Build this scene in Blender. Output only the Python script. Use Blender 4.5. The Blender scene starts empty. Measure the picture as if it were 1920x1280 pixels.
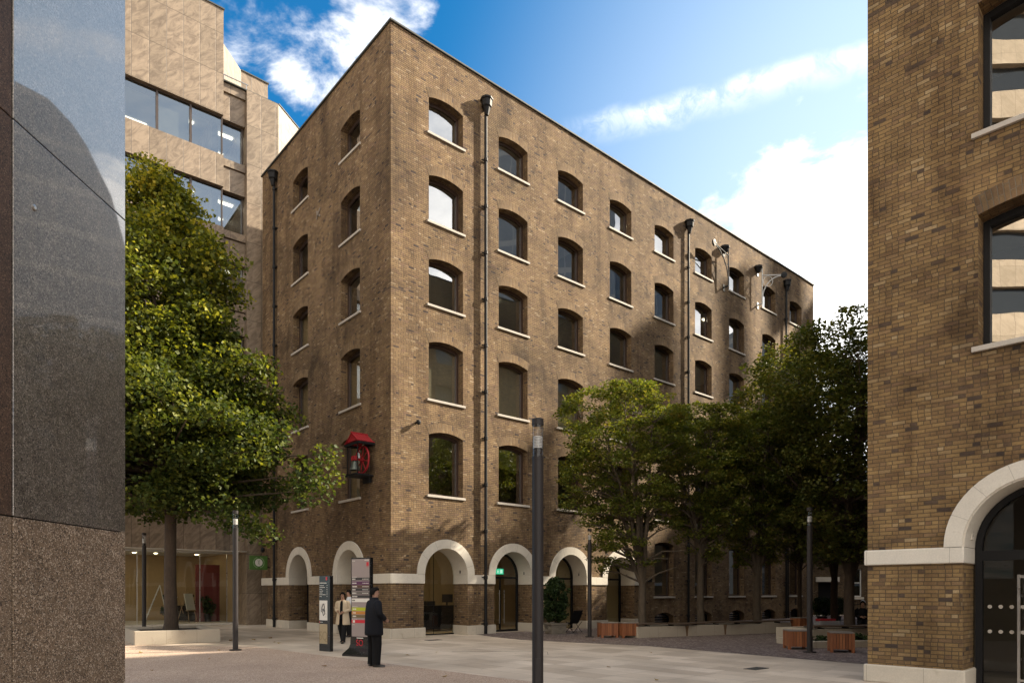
import bpy, bmesh, math, random
import numpy as np
from mathutils import Vector, Matrix
from math import radians as R, sin, cos, pi, sqrt, atan2, hypot

scene = bpy.context.scene
COL = scene.collection

# ------------------------------------------------------------------ camera
EYE = 1.69
cam_data = bpy.data.cameras.new("camera")
cam = bpy.data.objects.new("camera", cam_data)
COL.objects.link(cam)
cam.location = (0, 0, EYE)
cam.rotation_euler = (R(90), 0, 0)
cam_data.sensor_width = 36.0
cam_data.lens = 24.0
cam_data.shift_y = 0.24375
cam_data.clip_start = 0.05
cam_data.clip_end = 2000
scene.camera = cam

# ------------------------------------------------------------------ light
SUN_EL = R(32)
SUN_AZ = atan2(0.94, 0.34)            # from +Y towards +X
to_sun = Vector((sin(SUN_AZ) * cos(SUN_EL), cos(SUN_AZ) * cos(SUN_EL), sin(SUN_EL)))
sun_data = bpy.data.lights.new("sun", "SUN")
sun_data.energy = 4.8
sun_data.angle = R(1.0)
sun_data.color = (1.0, 0.87, 0.68)
sun = bpy.data.objects.new("sun", sun_data)
COL.objects.link(sun)
sun.rotation_euler = to_sun.to_track_quat('Z', 'Y').to_euler()
sun.location = (60, 30, 60)

scene.view_settings.view_transform = 'Standard'
scene.view_settings.look = 'None'
scene.view_settings.gamma = 1.0
EXPO = 1.55
scene.view_settings.exposure = EXPO
scene.render.engine = 'CYCLES'
scene.cycles.use_denoising = True
scene.cycles.max_bounces = 8
scene.cycles.transparent_max_bounces = 16
scene.cycles.caustics_reflective = False
scene.cycles.caustics_refractive = False
scene.cycles.sample_clamp_indirect = 6.0


class NT:
    """small helper around a node tree"""
    def __init__(s, tree):
        s.t = tree
        s.t.nodes.clear()

    def n(s, kind, ins=None, **attrs):
        nd = s.t.nodes.new(kind)
        for k, v in attrs.items():
            setattr(nd, k, v)
        if ins:
            for k, v in ins.items():
                s.put(nd.inputs[k], v)
        return nd

    def put(s, sock, v):
        if isinstance(v, bpy.types.NodeSocket):
            s.t.links.new(v, sock)
        elif isinstance(v, bpy.types.Node):
            s.t.links.new(v.outputs[0], sock)
        elif isinstance(v, tuple) and len(v) == 3 and sock.type == 'RGBA':
            sock.default_value = (*v, 1)
        else:
            sock.default_value = v

    def m(s, op, a, b=None, c=None, clamp=False):
        nd = s.t.nodes.new('ShaderNodeMath')
        nd.operation = op
        nd.use_clamp = clamp
        s.put(nd.inputs[0], a)
        if b is not None:
            s.put(nd.inputs[1], b)
        if c is not None:
            s.put(nd.inputs[2], c)
        return nd.outputs[0]

    def vm(s, op, a, b=None, out=0):
        nd = s.t.nodes.new('ShaderNodeVectorMath')
        nd.operation = op
        s.put(nd.inputs[0], a)
        if b is not None:
            s.put(nd.inputs[1], b)
        return nd.outputs[out]

    def mix(s, f, a, b, blend='MIX'):
        nd = s.t.nodes.new('ShaderNodeMix')
        nd.data_type = 'RGBA'
        nd.blend_type = blend
        s.put(nd.inputs[0], f)
        s.put(nd.inputs[6], a)
        s.put(nd.inputs[7], b)
        return nd.outputs[2]

    def smooth(s, v, a, b, lo=0.0, hi=1.0):
        nd = s.t.nodes.new('ShaderNodeMapRange')
        nd.interpolation_type = 'SMOOTHSTEP'
        s.put(nd.inputs[0], v)
        nd.inputs[1].default_value = a
        nd.inputs[2].default_value = b
        nd.inputs[3].default_value = lo
        nd.inputs[4].default_value = hi
        return nd.outputs[0]

    def noise(s, vec, scale, detail=4, rough=0.55, dist=0.0, out=0):
        nd = s.t.nodes.new('ShaderNodeTexNoise')
        s.put(nd.inputs['Vector'], vec)
        nd.inputs['Scale'].default_value = scale
        nd.inputs['Detail'].default_value = detail
        nd.inputs['Roughness'].default_value = rough
        nd.inputs['Distortion'].default_value = dist
        return nd.outputs[out]

    def ramp(s, f, stops, interp='LINEAR'):
        nd = s.t.nodes.new('ShaderNodeValToRGB')
        cr = nd.color_ramp
        cr.interpolation = interp
        while len(cr.elements) < len(stops):
            cr.elements.new(0.5)
        for e, (p, c) in zip(cr.elements, stops):
            e.position = p
            e.color = (*c, 1) if len(c) == 3 else c
        s.put(nd.inputs[0], f)
        return nd.outputs[0]


# ------------------------------------------------------------------ sky
def nrm(v):
    return tuple(Vector(v).normalized())


world = bpy.data.worlds.new("World")
scene.world = world
world.use_nodes = True
w = NT(world.node_tree)
sky = w.n('ShaderNodeTexSky', sky_type='NISHITA', sun_disc=False)
sky.sun_elevation = SUN_EL
sky.sun_rotation = SUN_AZ
sky.altitude = 0
sky.air_density = 1.0
sky.dust_density = 0.6
sky.ozone_density = 4.0
d = w.n('ShaderNodeTexCoord').outputs['Generated']
sep = w.n('ShaderNodeSeparateXYZ', {0: d})
dz = w.m('MAXIMUM', sep.outputs[2], 0.0)
den = w.m('ADD', dz, 0.12)
pv = w.n('ShaderNodeCombineXYZ', {0: w.m('DIVIDE', sep.outputs[0], den), 1: w.m('DIVIDE', sep.outputs[1], den), 2: 0.0}).outputs[0]
n_big = w.noise(pv, 1.7, 7, 0.62, 0.4)
n_fine = w.noise(pv, 5.5, 7, 0.62, 0.3)


def near(v, a, b):
    """1 close to direction v, 0 far from it (a, b: cosines)"""
    return w.smooth(w.vm('DOT_PRODUCT', d, nrm(v), 1), a, b)


# puffy cumulus over the left roofs
left_field = None
for px_, py_, r_ in ((450, 0, .09), (505, 25, .085), (555, 75, .08), (605, 130, .085), (630, 185, .05), (690, 40, .08), (755, 10, .06)):
    q_ = near(((px_ - 960) / 1280, 1, (1108 - py_) / 1280), cos(r_), cos(r_ * .15))
    left_field = q_ if left_field is None else w.m('MAXIMUM', left_field, q_)
c_left = w.smooth(w.m('ADD', left_field, w.m('MULTIPLY', w.m('SUBTRACT', n_fine, 0.5), 3.2)), 0.70, 1.35)
# bright cloud bank low on the right
right_field = w.m('MAXIMUM', near((0.52, 1, 0.18), 0.885, 0.97), near((1.6, 0.35, 0.55), 0.76, 0.95))
c_right = w.smooth(w.m('ADD', right_field, w.m('MULTIPLY', w.m('SUBTRACT', n_fine, 0.5), 1.8)), 0.40, 0.85)
# thin streak of high cloud
sa, sb = Vector((0.06, 1, 0.675)).normalized(), Vector((0.521, 1, 0.795)).normalized()
sn = sa.cross(sb).normalized()
along = (sb - sa).normalized()
off = w.vm('DOT_PRODUCT', d, tuple(sn), 1)
off = w.m('ADD', off, w.m('MULTIPLY', w.m('SUBTRACT', n_fine, 0.5), 0.03))
up_side = w.smooth(off, -0.012, 0.003)
dn_side = w.smooth(off, 0.034, 0.0)
beyond = w.smooth(w.vm('DOT_PRODUCT', d, tuple(along), 1), float(sa.dot(along)) - 0.01, float(sa.dot(along)) + 0.12)
n_str = w.noise(d, 34.0, 7, 0.68, 0.5)
c_streak = w.m('MULTIPLY', w.m('MULTIPLY', w.m('MULTIPLY', up_side, dn_side), beyond), w.smooth(n_str, 0.30, 0.62, 0.12, 1.0))
# broken bright cloud over the rest of the sky, behind the camera
back = w.smooth(sep.outputs[1], 0.30, -0.25)
c_back = w.m('MULTIPLY', w.m('MULTIPLY', w.smooth(n_big, 0.32, 0.50), back), w.m('SUBTRACT', 1.0, w.m('MULTIPLY', near((.88, -.685, .80), 0.86, 0.97), 0.60)))
K = 2.0 ** (1.0 - EXPO)


def kc(r, g, b):
    return (r * K, g * K, b * K)


# thin veil towards the right
veil = w.m('MULTIPLY', near((0.85, 0.95, 0.25), 0.62, 0.98), 0.62)
base = w.mix(1.0, sky.outputs[0], kc(0.13, 0.78, 1.02), 'MULTIPLY')
lim = w.n('ShaderNodeVectorMath', {0: base, 1: kc(6.2, 7.2, 8.6)}, operation='MINIMUM').outputs[0]
col = w.mix(veil, lim, kc(6.6, 7.3, 7.9))
col = w.mix(w.m('MULTIPLY', c_streak, 0.88), col, kc(6.6, 7.0, 7.6))
cloud_left = w.mix(w.smooth(n_fine, 0.42, 0.70), kc(4.4, 4.8, 5.6), kc(8.0, 8.0, 8.0))
col = w.mix(c_left, col, cloud_left)
col = w.mix(c_back, col, (8.4, 7.7, 6.8))
col = w.mix(c_right, col, w.mix(w.smooth(n_big, 0.35, 0.62), kc(5.6, 6.0, 6.6), kc(13.0, 12.8, 12.4)))
bg = w.n('ShaderNodeBackground', {'Color': col, 'Strength': 0.1})
w.n('ShaderNodeOutputWorld', {0: bg.outputs[0]})

# ------------------------------------------------------------------ object helpers
def link(o, parent=None):
    COL.objects.link(o)
    if parent is not None:
        o.parent = parent
    return o


def tag(o, label=None, cat=None, group=None, kind=None):
    if label: o['label'] = label
    if cat: o['category'] = cat
    if group: o['group'] = group
    if kind: o['kind'] = kind
    return o


def thing(name, label, cat, loc=(0, 0, 0), rz=0.0, group=None):
    o = bpy.data.objects.new(name, None)
    o.empty_display_size = 0.3
    o.location = loc
    o.rotation_euler = (0, 0, rz)
    link(o)
    return tag(o, label, cat, group)


def copy_tree(o, parent=None):
    c = o.copy()
    COL.objects.link(c)
    if parent is not None:
        c.parent = parent
    for ch in o.children:
        copy_tree(ch, c)
    return c


class MB:
    """collects faces; builds ONE mesh object"""
    def __init__(s):
        s.v, s.f, s.mi, s.uv = [], [], [], []
        s.cur = 0

    def face(s, pts, uv=None, mi=None):
        b = len(s.v)
        s.v += [tuple(p) for p in pts]
        s.f.append(tuple(range(b, b + len(pts))))
        s.mi.append(s.cur if mi is None else mi)
        s.uv.append(uv)

    def mesh(s, verts, faces, mi=None):
        b = len(s.v)
        s.v += [tuple(p) for p in verts]
        for f in faces:
            s.f.append(tuple(b + i for i in f))
            s.mi.append(s.cur if mi is None else mi)
            s.uv.append(None)

    def box(s, x0, x1, y0, y1, z0, z1, M=None, mi=None):
        vs = [(x0, y0, z0), (x1, y0, z0), (x1, y1, z0), (x0, y1, z0), (x0, y0, z1), (x1, y0, z1), (x1, y1, z1), (x0, y1, z1)]
        if M is not None:
            vs = [tuple(M @ Vector(p)) for p in vs]
        s.mesh(vs, [(0, 3, 2, 1), (4, 5, 6, 7), (0, 1, 5, 4), (1, 2, 6, 5), (2, 3, 7, 6), (3, 0, 4, 7)], mi)

    def tube(s, pts, rad, n=8, caps=True, mi=None):
        pts = [Vector(p) for p in pts]
        rads = rad if isinstance(rad, (list, tuple)) else [rad] * len(pts)
        vs, fs = [], []
        ref = None
        for i, p in enumerate(pts):
            a = pts[max(i - 1, 0)]
            b = pts[min(i + 1, len(pts) - 1)]
            t = (b - a)
            t = t.normalized() if t.length > 1e-9 else Vector((0, 0, 1))
            if ref is None:
                ref = Vector((1, 0, 0)) if abs(t.x) < 0.8 else Vector((0, 1, 0))
            u = (ref - t * ref.dot(t)).normalized()
            ref = u
            q = t.cross(u)
            for k in range(n):
                an = 2 * pi * k / n
                vs.append(p + (u * cos(an) + q * sin(an)) * rads[i])
        for i in range(len(pts) - 1):
            for k in range(n):
                k2 = (k + 1) % n
                fs.append((i * n + k, i * n + k2, (i + 1) * n + k2, (i + 1) * n + k))
        if caps:
            fs.append(tuple(range(n - 1, -1, -1)))
            fs.append(tuple((len(pts) - 1) * n + k for k in range(n)))
        s.mesh(vs, fs, mi)

    def lathe(s, prof, n=20, c=(0, 0), M=None, mi=None):
        vs, fs = [], []
        for r, z in prof:
            for k in range(n):
                an = 2 * pi * k / n
                p = Vector((c[0] + r * cos(an), c[1] + r * sin(an), z))
                vs.append(M @ p if M is not None else p)
        for i in range(len(prof) - 1):
            for k in range(n):
                k2 = (k + 1) % n
                fs.append((i * n + k, i * n + k2, (i + 1) * n + k2, (i + 1) * n + k))
        fs.append(tuple(range(n - 1, -1, -1)))
        fs.append(tuple((len(prof) - 1) * n + k for k in range(n)))
        s.mesh(vs, fs, mi)

    def prism(s, poly, d0, d1, M=None, mi=None):
        """polygon in (a,b) extruded along c: points (a, c, b)"""
        n = len(poly)
        vs = [Vector((a, d0, b)) for a, b in poly] + [Vector((a, d1, b)) for a, b in poly]
        if M is not None:
            vs = [M @ p for p in vs]
        fs = [tuple(range(n)), tuple(range(2 * n - 1, n - 1, -1))]
        for i in range(n):
            j = (i + 1) % n
            fs.append((i, i + n, j + n, j))
        s.mesh(vs, fs, mi)

    def loft(s, rings, mi=None, caps=True):
        n = len(rings[0])
        vs = [p for r in rings for p in r]
        fs = []
        for i in range(len(rings) - 1):
            for k in range(n):
                k2 = (k + 1) % n
                fs.append((i * n + k, i * n + k2, (i + 1) * n + k2, (i + 1) * n + k))
        if caps:
            fs.append(tuple(range(n - 1, -1, -1)))
            fs.append(tuple((len(rings) - 1) * n + k for k in range(n)))
        s.mesh(vs, fs, mi)

    def build(s, name, mats, parent=None, smooth=False, bevel=0.0, fix=True):
        me = bpy.data.meshes.new(name)
        me.from_pydata(s.v, [], s.f)
        for m in (mats if isinstance(mats, (list, tuple)) else [mats]):
            me.materials.append(m)
        me.polygons.foreach_set('material_index', s.mi)
        uvl = me.uv_layers.new(name='UVMap')
        for p, uv in zip(me.polygons, s.uv):
            if uv is not None:
                for li, c in zip(p.loop_indices, uv):
                    uvl.data[li].uv = c
            else:
                nn = p.normal
                if abs(nn.z) > 0.7:
                    for li in p.loop_indices:
                        co = me.vertices[me.loops[li].vertex_index].co
                        uvl.data[li].uv = (co.x, co.y)
                else:
                    t = Vector((-nn.y, nn.x, 0)).normalized()
                    for li in p.loop_indices:
                        co = me.vertices[me.loops[li].vertex_index].co
                        uvl.data[li].uv = (co.dot(t), co.z)
        if smooth:
            bm = bmesh.new()
            bm.from_mesh(me)
            bmesh.ops.remove_doubles(bm, verts=bm.verts, dist=1e-5)
            bmesh.ops.recalc_face_normals(bm, faces=bm.faces)
            bm.to_mesh(me)
            bm.free()
            me.polygons.foreach_set('use_smooth', [True] * len(me.polygons))
            try:
                me.set_sharp_from_angle(angle=R(40))
            except Exception:
                pass
        o = bpy.data.objects.new(name, me)
        link(o, parent)
        if bevel > 0:
            bv = o.modifiers.new('soft_edges', 'BEVEL')
            bv.width = bevel
            bv.segments = 2
            bv.limit_method = 'ANGLE'
        return o


def arc_pts(l, r, zs, rise, n=8):
    """points of a segmental arch from left springing to right springing"""
    wd = r - l
    if rise <= 1e-4:
        return [(l + wd * i / n, zs) for i in range(n + 1)]
    rad = (wd * wd / 4 + rise * rise) / (2 * rise)
    cz = zs + rise - rad
    half = math.asin(min(1.0, wd / 2 / rad))
    cx = (l + r) / 2
    out = []
    for i in range(n + 1):
        a = -half + 2 * half * i / n
        out.append((cx + rad * sin(a), cz + rad * cos(a)))
    return out


def wall_zone(mb, o, ud, nd, u0, u1, z0, z1, cols, n=8):
    """flat wall in the plane o + u*ud with arched openings; cols = [(l, r, [(sill, spring, rise, depth, zlow)])]
    reveals go 'depth' inwards along nd; side reveals only up to zlow when given"""
    o, ud, nd = Vector(o), Vector(ud), Vector(nd)

    def P(u, z, dd=0.0):
        return o + ud * u + nd * dd + Vector((0, 0, z))

    def quad(ua, za, ub, zb, uc, zc, ue, ze):
        pts = [(ua, za), (ub, zb), (uc, zc), (ue, ze)]
        mb.face([P(a, b) for a, b in pts], uv=pts)
    edge = u0
    for l, r, ops in sorted(cols):
        if l > edge:
            quad(edge, z0, l, z0, l, z1, edge, z1)
        bottoms = [(l + (r - l) * i / n, z0) for i in range(n + 1)]
        for sill, spring, rise, depth, zlow in sorted(ops):
            arc = arc_pts(l, r, spring, rise, n)
            for i in range(n):
                if sill > max(bottoms[i][1], bottoms[i + 1][1]) + 1e-6:
                    a, b = bottoms[i], bottoms[i + 1]
                    quad(a[0], a[1], b[0], b[1], b[0], sill, a[0], sill)
            if depth > 0:
                zt = spring if zlow is None else zlow
                for uu in (l, r):
                    mb.face([P(uu, sill), P(uu, zt), P(uu, zt, depth), P(uu, sill, depth)], uv=[(0.1, sill), (0.1, zt), (0.1 + depth, zt), (0.1 + depth, sill)])
                if zlow is None:
                    for i in range(n):
                        a, b = arc[i], arc[i + 1]
                        mb.face([P(*a), P(*b), P(b[0], b[1], depth), P(a[0], a[1], depth)], uv=[(a[0], 0), (b[0], 0), (b[0], depth), (a[0], depth)])
                if sill > z0 + 0.05:
                    mb.face([P(l, sill), P(r, sill), P(r, sill, depth), P(l, sill, depth)], uv=[(l, 0), (r, 0), (r, depth), (l, depth)])
            bottoms = arc
        for i in range(n):
            a, b = bottoms[i], bottoms[i + 1]
            quad(a[0], a[1], b[0], b[1], b[0], z1, a[0], z1)
        edge = r
    if edge < u1:
        quad(edge, z0, u1, z0, u1, z1, edge, z1)


# ------------------------------------------------------------------ materials
def new_mat(name):
    m = bpy.data.materials.new(name)
    m.use_nodes = True
    return m, NT(m.node_tree)


def out(t, sh, disp=None):
    t.n('ShaderNodeOutputMaterial', {0: sh if isinstance(sh, bpy.types.NodeSocket) else sh.outputs[0]})


def plain(name, color, rough=0.5, metal=0.0, vary=0.12, scale=6.0, bump=0.0, bscale=40.0, spec=0.5):
    m, t = new_mat(name)
    oc = t.n('ShaderNodeTexCoord').outputs['Object']
    nz = t.noise(oc, scale, 5, 0.6)
    c = t.mix(nz, tuple(x * (1 - vary) for x in color), tuple(min(1, x * (1 + vary)) for x in color))
    ins = {'Base Color': c, 'Metallic': metal, 'Specular IOR Level': spec,
           'Roughness': t.m('ADD', rough, t.m('MULTIPLY', t.m('SUBTRACT', nz, 0.5), 0.2), clamp=True)}
    if bump > 0:
        ins['Normal'] = t.n('ShaderNodeBump', {'Strength': bump, 'Distance': 0.01, 'Height': t.noise(oc, bscale, 4, 0.6)}).outputs[0]
    b = t.n('ShaderNodeBsdfPrincipled', ins)
    out(t, b)
    return m


def emit(name, color, strength):
    m, t = new_mat(name)
    e = t.n('ShaderNodeEmission', {'Color': color, 'Strength': strength})
    out(t, e)
    return m


def brick(name, ramp, mortar=(0.20, 0.165, 0.12), bw=0.214, bh=0.0718, swap=False, bump=0.9, stain=1.0, big=(0.56, 1.22), joint=0.0095):
    m, t = new_mat(name)
    uv = t.n('ShaderNodeUVMap', uv_map='UVMap').outputs[0]
    wob = t.noise(uv, 9.0, 3, 0.6, out=1)
    uvd = t.vm('ADD', uv, t.vm('MULTIPLY', t.vm('SUBTRACT', wob, (0.5, 0.5, 0.5)), (0.012, 0.009, 0.0)))
    sp = t.n('ShaderNodeSeparateXYZ', {0: uvd})
    u, v = (sp.outputs[1], sp.outputs[0]) if swap else (sp.outputs[0], sp.outputs[1])
    vr = t.m('DIVIDE', v, bh)
    row = t.m('FLOOR', vr)
    shift = t.m('MULTIPLY', t.m('MODULO', t.m('ABSOLUTE', row), 2.0), 0.5)
    jit = t.n('ShaderNodeTexWhiteNoise', {1: row}, noise_dimensions='1D').outputs[0]
    ur = t.m('ADD', t.m('ADD', t.m('DIVIDE', u, bw), shift), t.m('MULTIPLY', jit, 0.16))
    colm = t.m('FLOOR', ur)
    fu, fv = t.m('FRACT', ur), t.m('FRACT', vr)
    # some bricks are headers: split by a random choice
    idv = t.n('ShaderNodeCombineXYZ', {0: colm, 1: row, 2: 0.0}).outputs[0]
    rnd = t.n('ShaderNodeTexWhiteNoise', {0: idv}, noise_dimensions='2D')
    is_h = t.m('LESS_THAN', t.n('ShaderNodeTexWhiteNoise', {0: t.vm('ADD', idv, (17.3, 5.1, 0))}, noise_dimensions='2D').outputs[0], 0.38)
    half = t.m('MULTIPLY', is_h, t.m('FLOOR', t.m('MULTIPLY', fu, 2.0)))
    fu2 = t.m('MULTIPLY_ADD', is_h, t.m('SUBTRACT', t.m('FRACT', t.m('MULTIPLY', fu, 2.0)), fu), fu)
    bwl = t.m('MULTIPLY_ADD', is_h, -bw / 2, bw)
    id2 = t.n('ShaderNodeCombineXYZ', {0: colm, 1: row, 2: t.m('ADD', t.m('MULTIPLY', half, 3.7), 1.3)}).outputs[0]
    r2 = t.n('ShaderNodeTexWhiteNoise', {0: id2}, noise_dimensions='3D')
    eu = t.m('MULTIPLY', t.m('MINIMUM', fu2, t.m('SUBTRACT', 1.0, fu2)), bwl)
    ev = t.m('MULTIPLY', t.m('MINIMUM', fv, t.m('SUBTRACT', 1.0, fv)), bh)
    e = t.m('MINIMUM', eu, ev)
    mask = t.smooth(e, joint * 0.35, joint * 0.9)
    c = t.ramp(r2.outputs[0], ramp, 'LINEAR')
    grain = t.noise(uv, 45.0, 4, 0.65)
    c = t.mix(1.0, c, t.ramp(grain, [(0.2, (0.72, 0.72, 0.72)), (0.8, (1.22, 1.22, 1.22))]), 'MULTIPLY')
    mort = t.mix(grain, tuple(x * 0.75 for x in mortar), mortar)
    c = t.mix(mask, mort, c)
    # broad weathering with a shape of its own
    st = t.noise(uv, 0.32, 6, 0.62, 0.6)
    c = t.mix(1.0, c, t.ramp(st, [(0.25, (big[0],) * 3), (0.72, (big[1],) * 3)]), 'MULTIPLY')
    st2 = t.noise(t.vm('MULTIPLY', uv, (1.1, 2.4, 1)), 1.0, 5, 0.65, 0.8)
    c = t.mix(1.0, c, t.ramp(st2, [(0.28, (0.70, 0.66, 0.64)), (0.5, (1.0, 1.0, 1.0)), (0.72, (1.22, 1.20, 1.14))]), 'MULTIPLY')
    soot = t.smooth(t.noise(t.vm('MULTIPLY', uv, (0.75, 0.5, 1)), 1.0, 6, 0.68, 0.7), 0.50, 0.64)
    c = t.mix(t.m('MULTIPLY', soot, 0.75 * stain), c, t.mix(1.0, c, (0.52, 0.50, 0.52), 'MULTIPLY'))
    rain = t.noise(t.vm('MULTIPLY', uv, (1.6, 0.16, 1)), 1.0, 5, 0.6)
    c = t.mix(t.m('MULTIPLY', t.smooth(rain, 0.47, 0.68), 0.62 * stain), c, t.mix(1.0, c, (0.55, 0.50, 0.47), 'MULTIPLY'))
    pale = t.smooth(t.noise(uv, 1.1, 4, 0.7), 0.64, 0.78)
    c = t.mix(t.m('MULTIPLY', pale, 0.30 * stain), c, (0.36, 0.29, 0.19))
    h = t.m('ADD', t.m('MULTIPLY', mask, t.m('ADD', 0.6, t.m('MULTIPLY', r2.outputs[0], 0.5))), t.m('MULTIPLY', grain, 0.35))
    nb = t.n('ShaderNodeBump', {'Strength': bump, 'Distance': 0.010, 'Height': h}).outputs[0]
    b = t.n('ShaderNodeBsdfPrincipled', {'Base Color': c, 'Roughness': 0.88, 'Specular IOR Level': 0.25, 'Normal': nb})
    out(t, b)
    return m


STOCK = [(0.0, (0.060, 0.044, 0.041)), (0.025, (0.100, 0.069, 0.052)), (0.05, (0.178, 0.115, 0.066)), (0.30, (0.205, 0.134, 0.073)),
         (0.55, (0.228, 0.151, 0.081)), (0.78, (0.250, 0.170, 0.091)), (0.88, (0.190, 0.119, 0.078)), (0.95, (0.275, 0.194, 0.112)), (1.0, (0.330, 0.247, 0.160))]
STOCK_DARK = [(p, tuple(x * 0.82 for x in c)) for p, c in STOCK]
M_BRICK = brick('london_stock_brick', STOCK, mortar=(0.105, 0.078, 0.052), bump=1.0, joint=0.012, big=(0.50, 1.30))
STOCK_NEAR = [(0.0, (0.060, 0.044, 0.036)), (0.03, (0.110, 0.074, 0.050)), (0.06, (0.178, 0.112, 0.058)), (0.30, (0.212, 0.136, 0.064)),
              (0.55, (0.246, 0.160, 0.073)), (0.78, (0.272, 0.180, 0.082)), (0.88, (0.190, 0.118, 0.066)), (0.95, (0.290, 0.198, 0.098)), (1.0, (0.345, 0.255, 0.145))]
M_BRICK_NEAR = brick('stock_brick_close', STOCK_NEAR, mortar=(0.125, 0.090, 0.055), bump=1.0)
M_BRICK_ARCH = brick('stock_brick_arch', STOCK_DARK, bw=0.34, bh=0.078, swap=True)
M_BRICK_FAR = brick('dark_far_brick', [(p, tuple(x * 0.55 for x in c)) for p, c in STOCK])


def stone(name, color, vary=0.10, rough=0.7, block=None, bump=0.25, stain=0.35):
    m, t = new_mat(name)
    uv = t.n('ShaderNodeUVMap', uv_map='UVMap').outputs[0]
    oc = t.n('ShaderNodeTexCoord').outputs['Object']
    n1 = t.noise(oc, 1.6, 6, 0.65, 0.4)
    n2 = t.noise(oc, 38.0, 4, 0.7)
    c = t.mix(n1, tuple(x * (1 - vary) for x in color), tuple(min(1, x * (1 + vary)) for x in color))
    c = t.mix(1.0, c, t.ramp(n2, [(0.3, (0.90, 0.90, 0.90)), (0.7, (1.06, 1.06, 1.06))]), 'MULTIPLY')
    dirt = t.smooth(t.noise(oc, 3.2, 6, 0.7, 0.8), 0.56, 0.76)
    c = t.mix(t.m('MULTIPLY', dirt, stain), c, tuple(x * y for x, y in zip(color, (0.55, 0.50, 0.42))))
    if block:
        sp = t.n('ShaderNodeSeparateXYZ', {0: uv})
        f = t.m('FRACT', t.m('DIVIDE', sp.outputs[0], block))
        ed = t.m('MULTIPLY', t.m('MINIMUM', f, t.m('SUBTRACT', 1.0, f)), block)
        c = t.mix(t.smooth(ed, 0.006, 0.001), c, tuple(x * 0.5 for x in color))
    nb = t.n('ShaderNodeBump', {'Strength': bump, 'Distance': 0.006, 'Height': n2}).outputs[0]
    b = t.n('ShaderNodeBsdfPrincipled', {'Base Color': c, 'Roughness': rough, 'Specular IOR Level': 0.3, 'Normal': nb})
    out(t, b)
    return m


M_WHITE_STONE = stone('pale_portland_stone', (0.62, 0.58, 0.51), block=1.35, vary=.14)
M_ARCH_STONE = stone('arch_voussoir_stone', (0.61, 0.57, 0.50), block=0.56, vary=.18, stain=.5)
M_PLINTH = stone('weathered_plinth_stone', (0.52, 0.47, 0.395), block=0.95, vary=.2, stain=0.6)
M_SILL = stone('sill_stone', (0.44, 0.405, 0.36), stain=0.5)
M_PLANTER = stone('planter_stone', (0.42, 0.37, 0.30), block=0.9, stain=0.45)


def panel_stone(name, dark, light, pw, ph, off=(0, 0), rough=0.55, vein=3.2):
    """large veined cladding panels with thin joints"""
    m, t = new_mat(name)
    uv = t.n('ShaderNodeUVMap', uv_map='UVMap').outputs[0]
    sp = t.n('ShaderNodeSeparateXYZ', {0: t.vm('ADD', uv, (off[0], off[1], 0))})
    ur, vr = t.m('DIVIDE', sp.outputs[0], pw), t.m('DIVIDE', sp.outputs[1], ph)
    idv = t.n('ShaderNodeCombineXYZ', {0: t.m('FLOOR', ur), 1: t.m('FLOOR', vr), 2: 0.0}).outputs[0]
    rn = t.n('ShaderNodeTexWhiteNoise', {0: idv}, noise_dimensions='2D')
    pos = t.vm('ADD', uv, t.vm('MULTIPLY', rn.outputs[1], (40, 40, 40)))
    rot = t.n('ShaderNodeVectorRotate', {0: pos, 'Angle': 0.75}, rotation_type='Z_AXIS').outputs[0]
    v1 = t.noise(t.vm('MULTIPLY', rot, (vein, vein * 0.33, 1)), 1.0, 7, 0.68, 1.6)
    v2 = t.noise(uv, 55.0, 3, 0.7)
    c = t.mix(t.smooth(v1, 0.30, 0.66), dark, light)
    c = t.mix(1.0, c, t.ramp(rn.outputs[0], [(0, (0.88, 0.88, 0.87)), (1, (1.10, 1.10, 1.11))]), 'MULTIPLY')
    c = t.mix(1.0, c, t.ramp(v2, [(0.3, (0.86, 0.86, 0.86)), (0.7, (1.10, 1.10, 1.10))]), 'MULTIPLY')
    fu, fv = t.m('FRACT', ur), t.m('FRACT', vr)
    eu = t.m('MULTIPLY', t.m('MINIMUM', fu, t.m('SUBTRACT', 1.0, fu)), pw)
    ev = t.m('MULTIPLY', t.m('MINIMUM', fv, t.m('SUBTRACT', 1.0, fv)), ph)
    j = t.smooth(t.m('MINIMUM', eu, ev), 0.016, 0.006)
    c = t.mix(t.m('MULTIPLY', j, 0.85), c, tuple(x * 0.45 for x in dark))
    h = t.m('SUBTRACT', t.m('MULTIPLY', v1, 0.3), j)
    nb = t.n('ShaderNodeBump', {'Strength': 0.5, 'Distance': 0.008, 'Height': h}).outputs[0]
    b = t.n('ShaderNodeBsdfPrincipled', {'Base Color': c, 'Roughness': rough, 'Normal': nb})
    out(t, b)
    return m


M_BEIGE = panel_stone('veined_beige_cladding', (0.135, 0.098, 0.067), (0.285, 0.220, 0.156), 0.73, 1.95, off=(0.05, 0.35))
M_BEIGE_PALE = panel_stone('pale_office_cladding', (0.34, 0.28, 0.205), (0.46, 0.385, 0.29), 0.9, 2.2)


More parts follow.
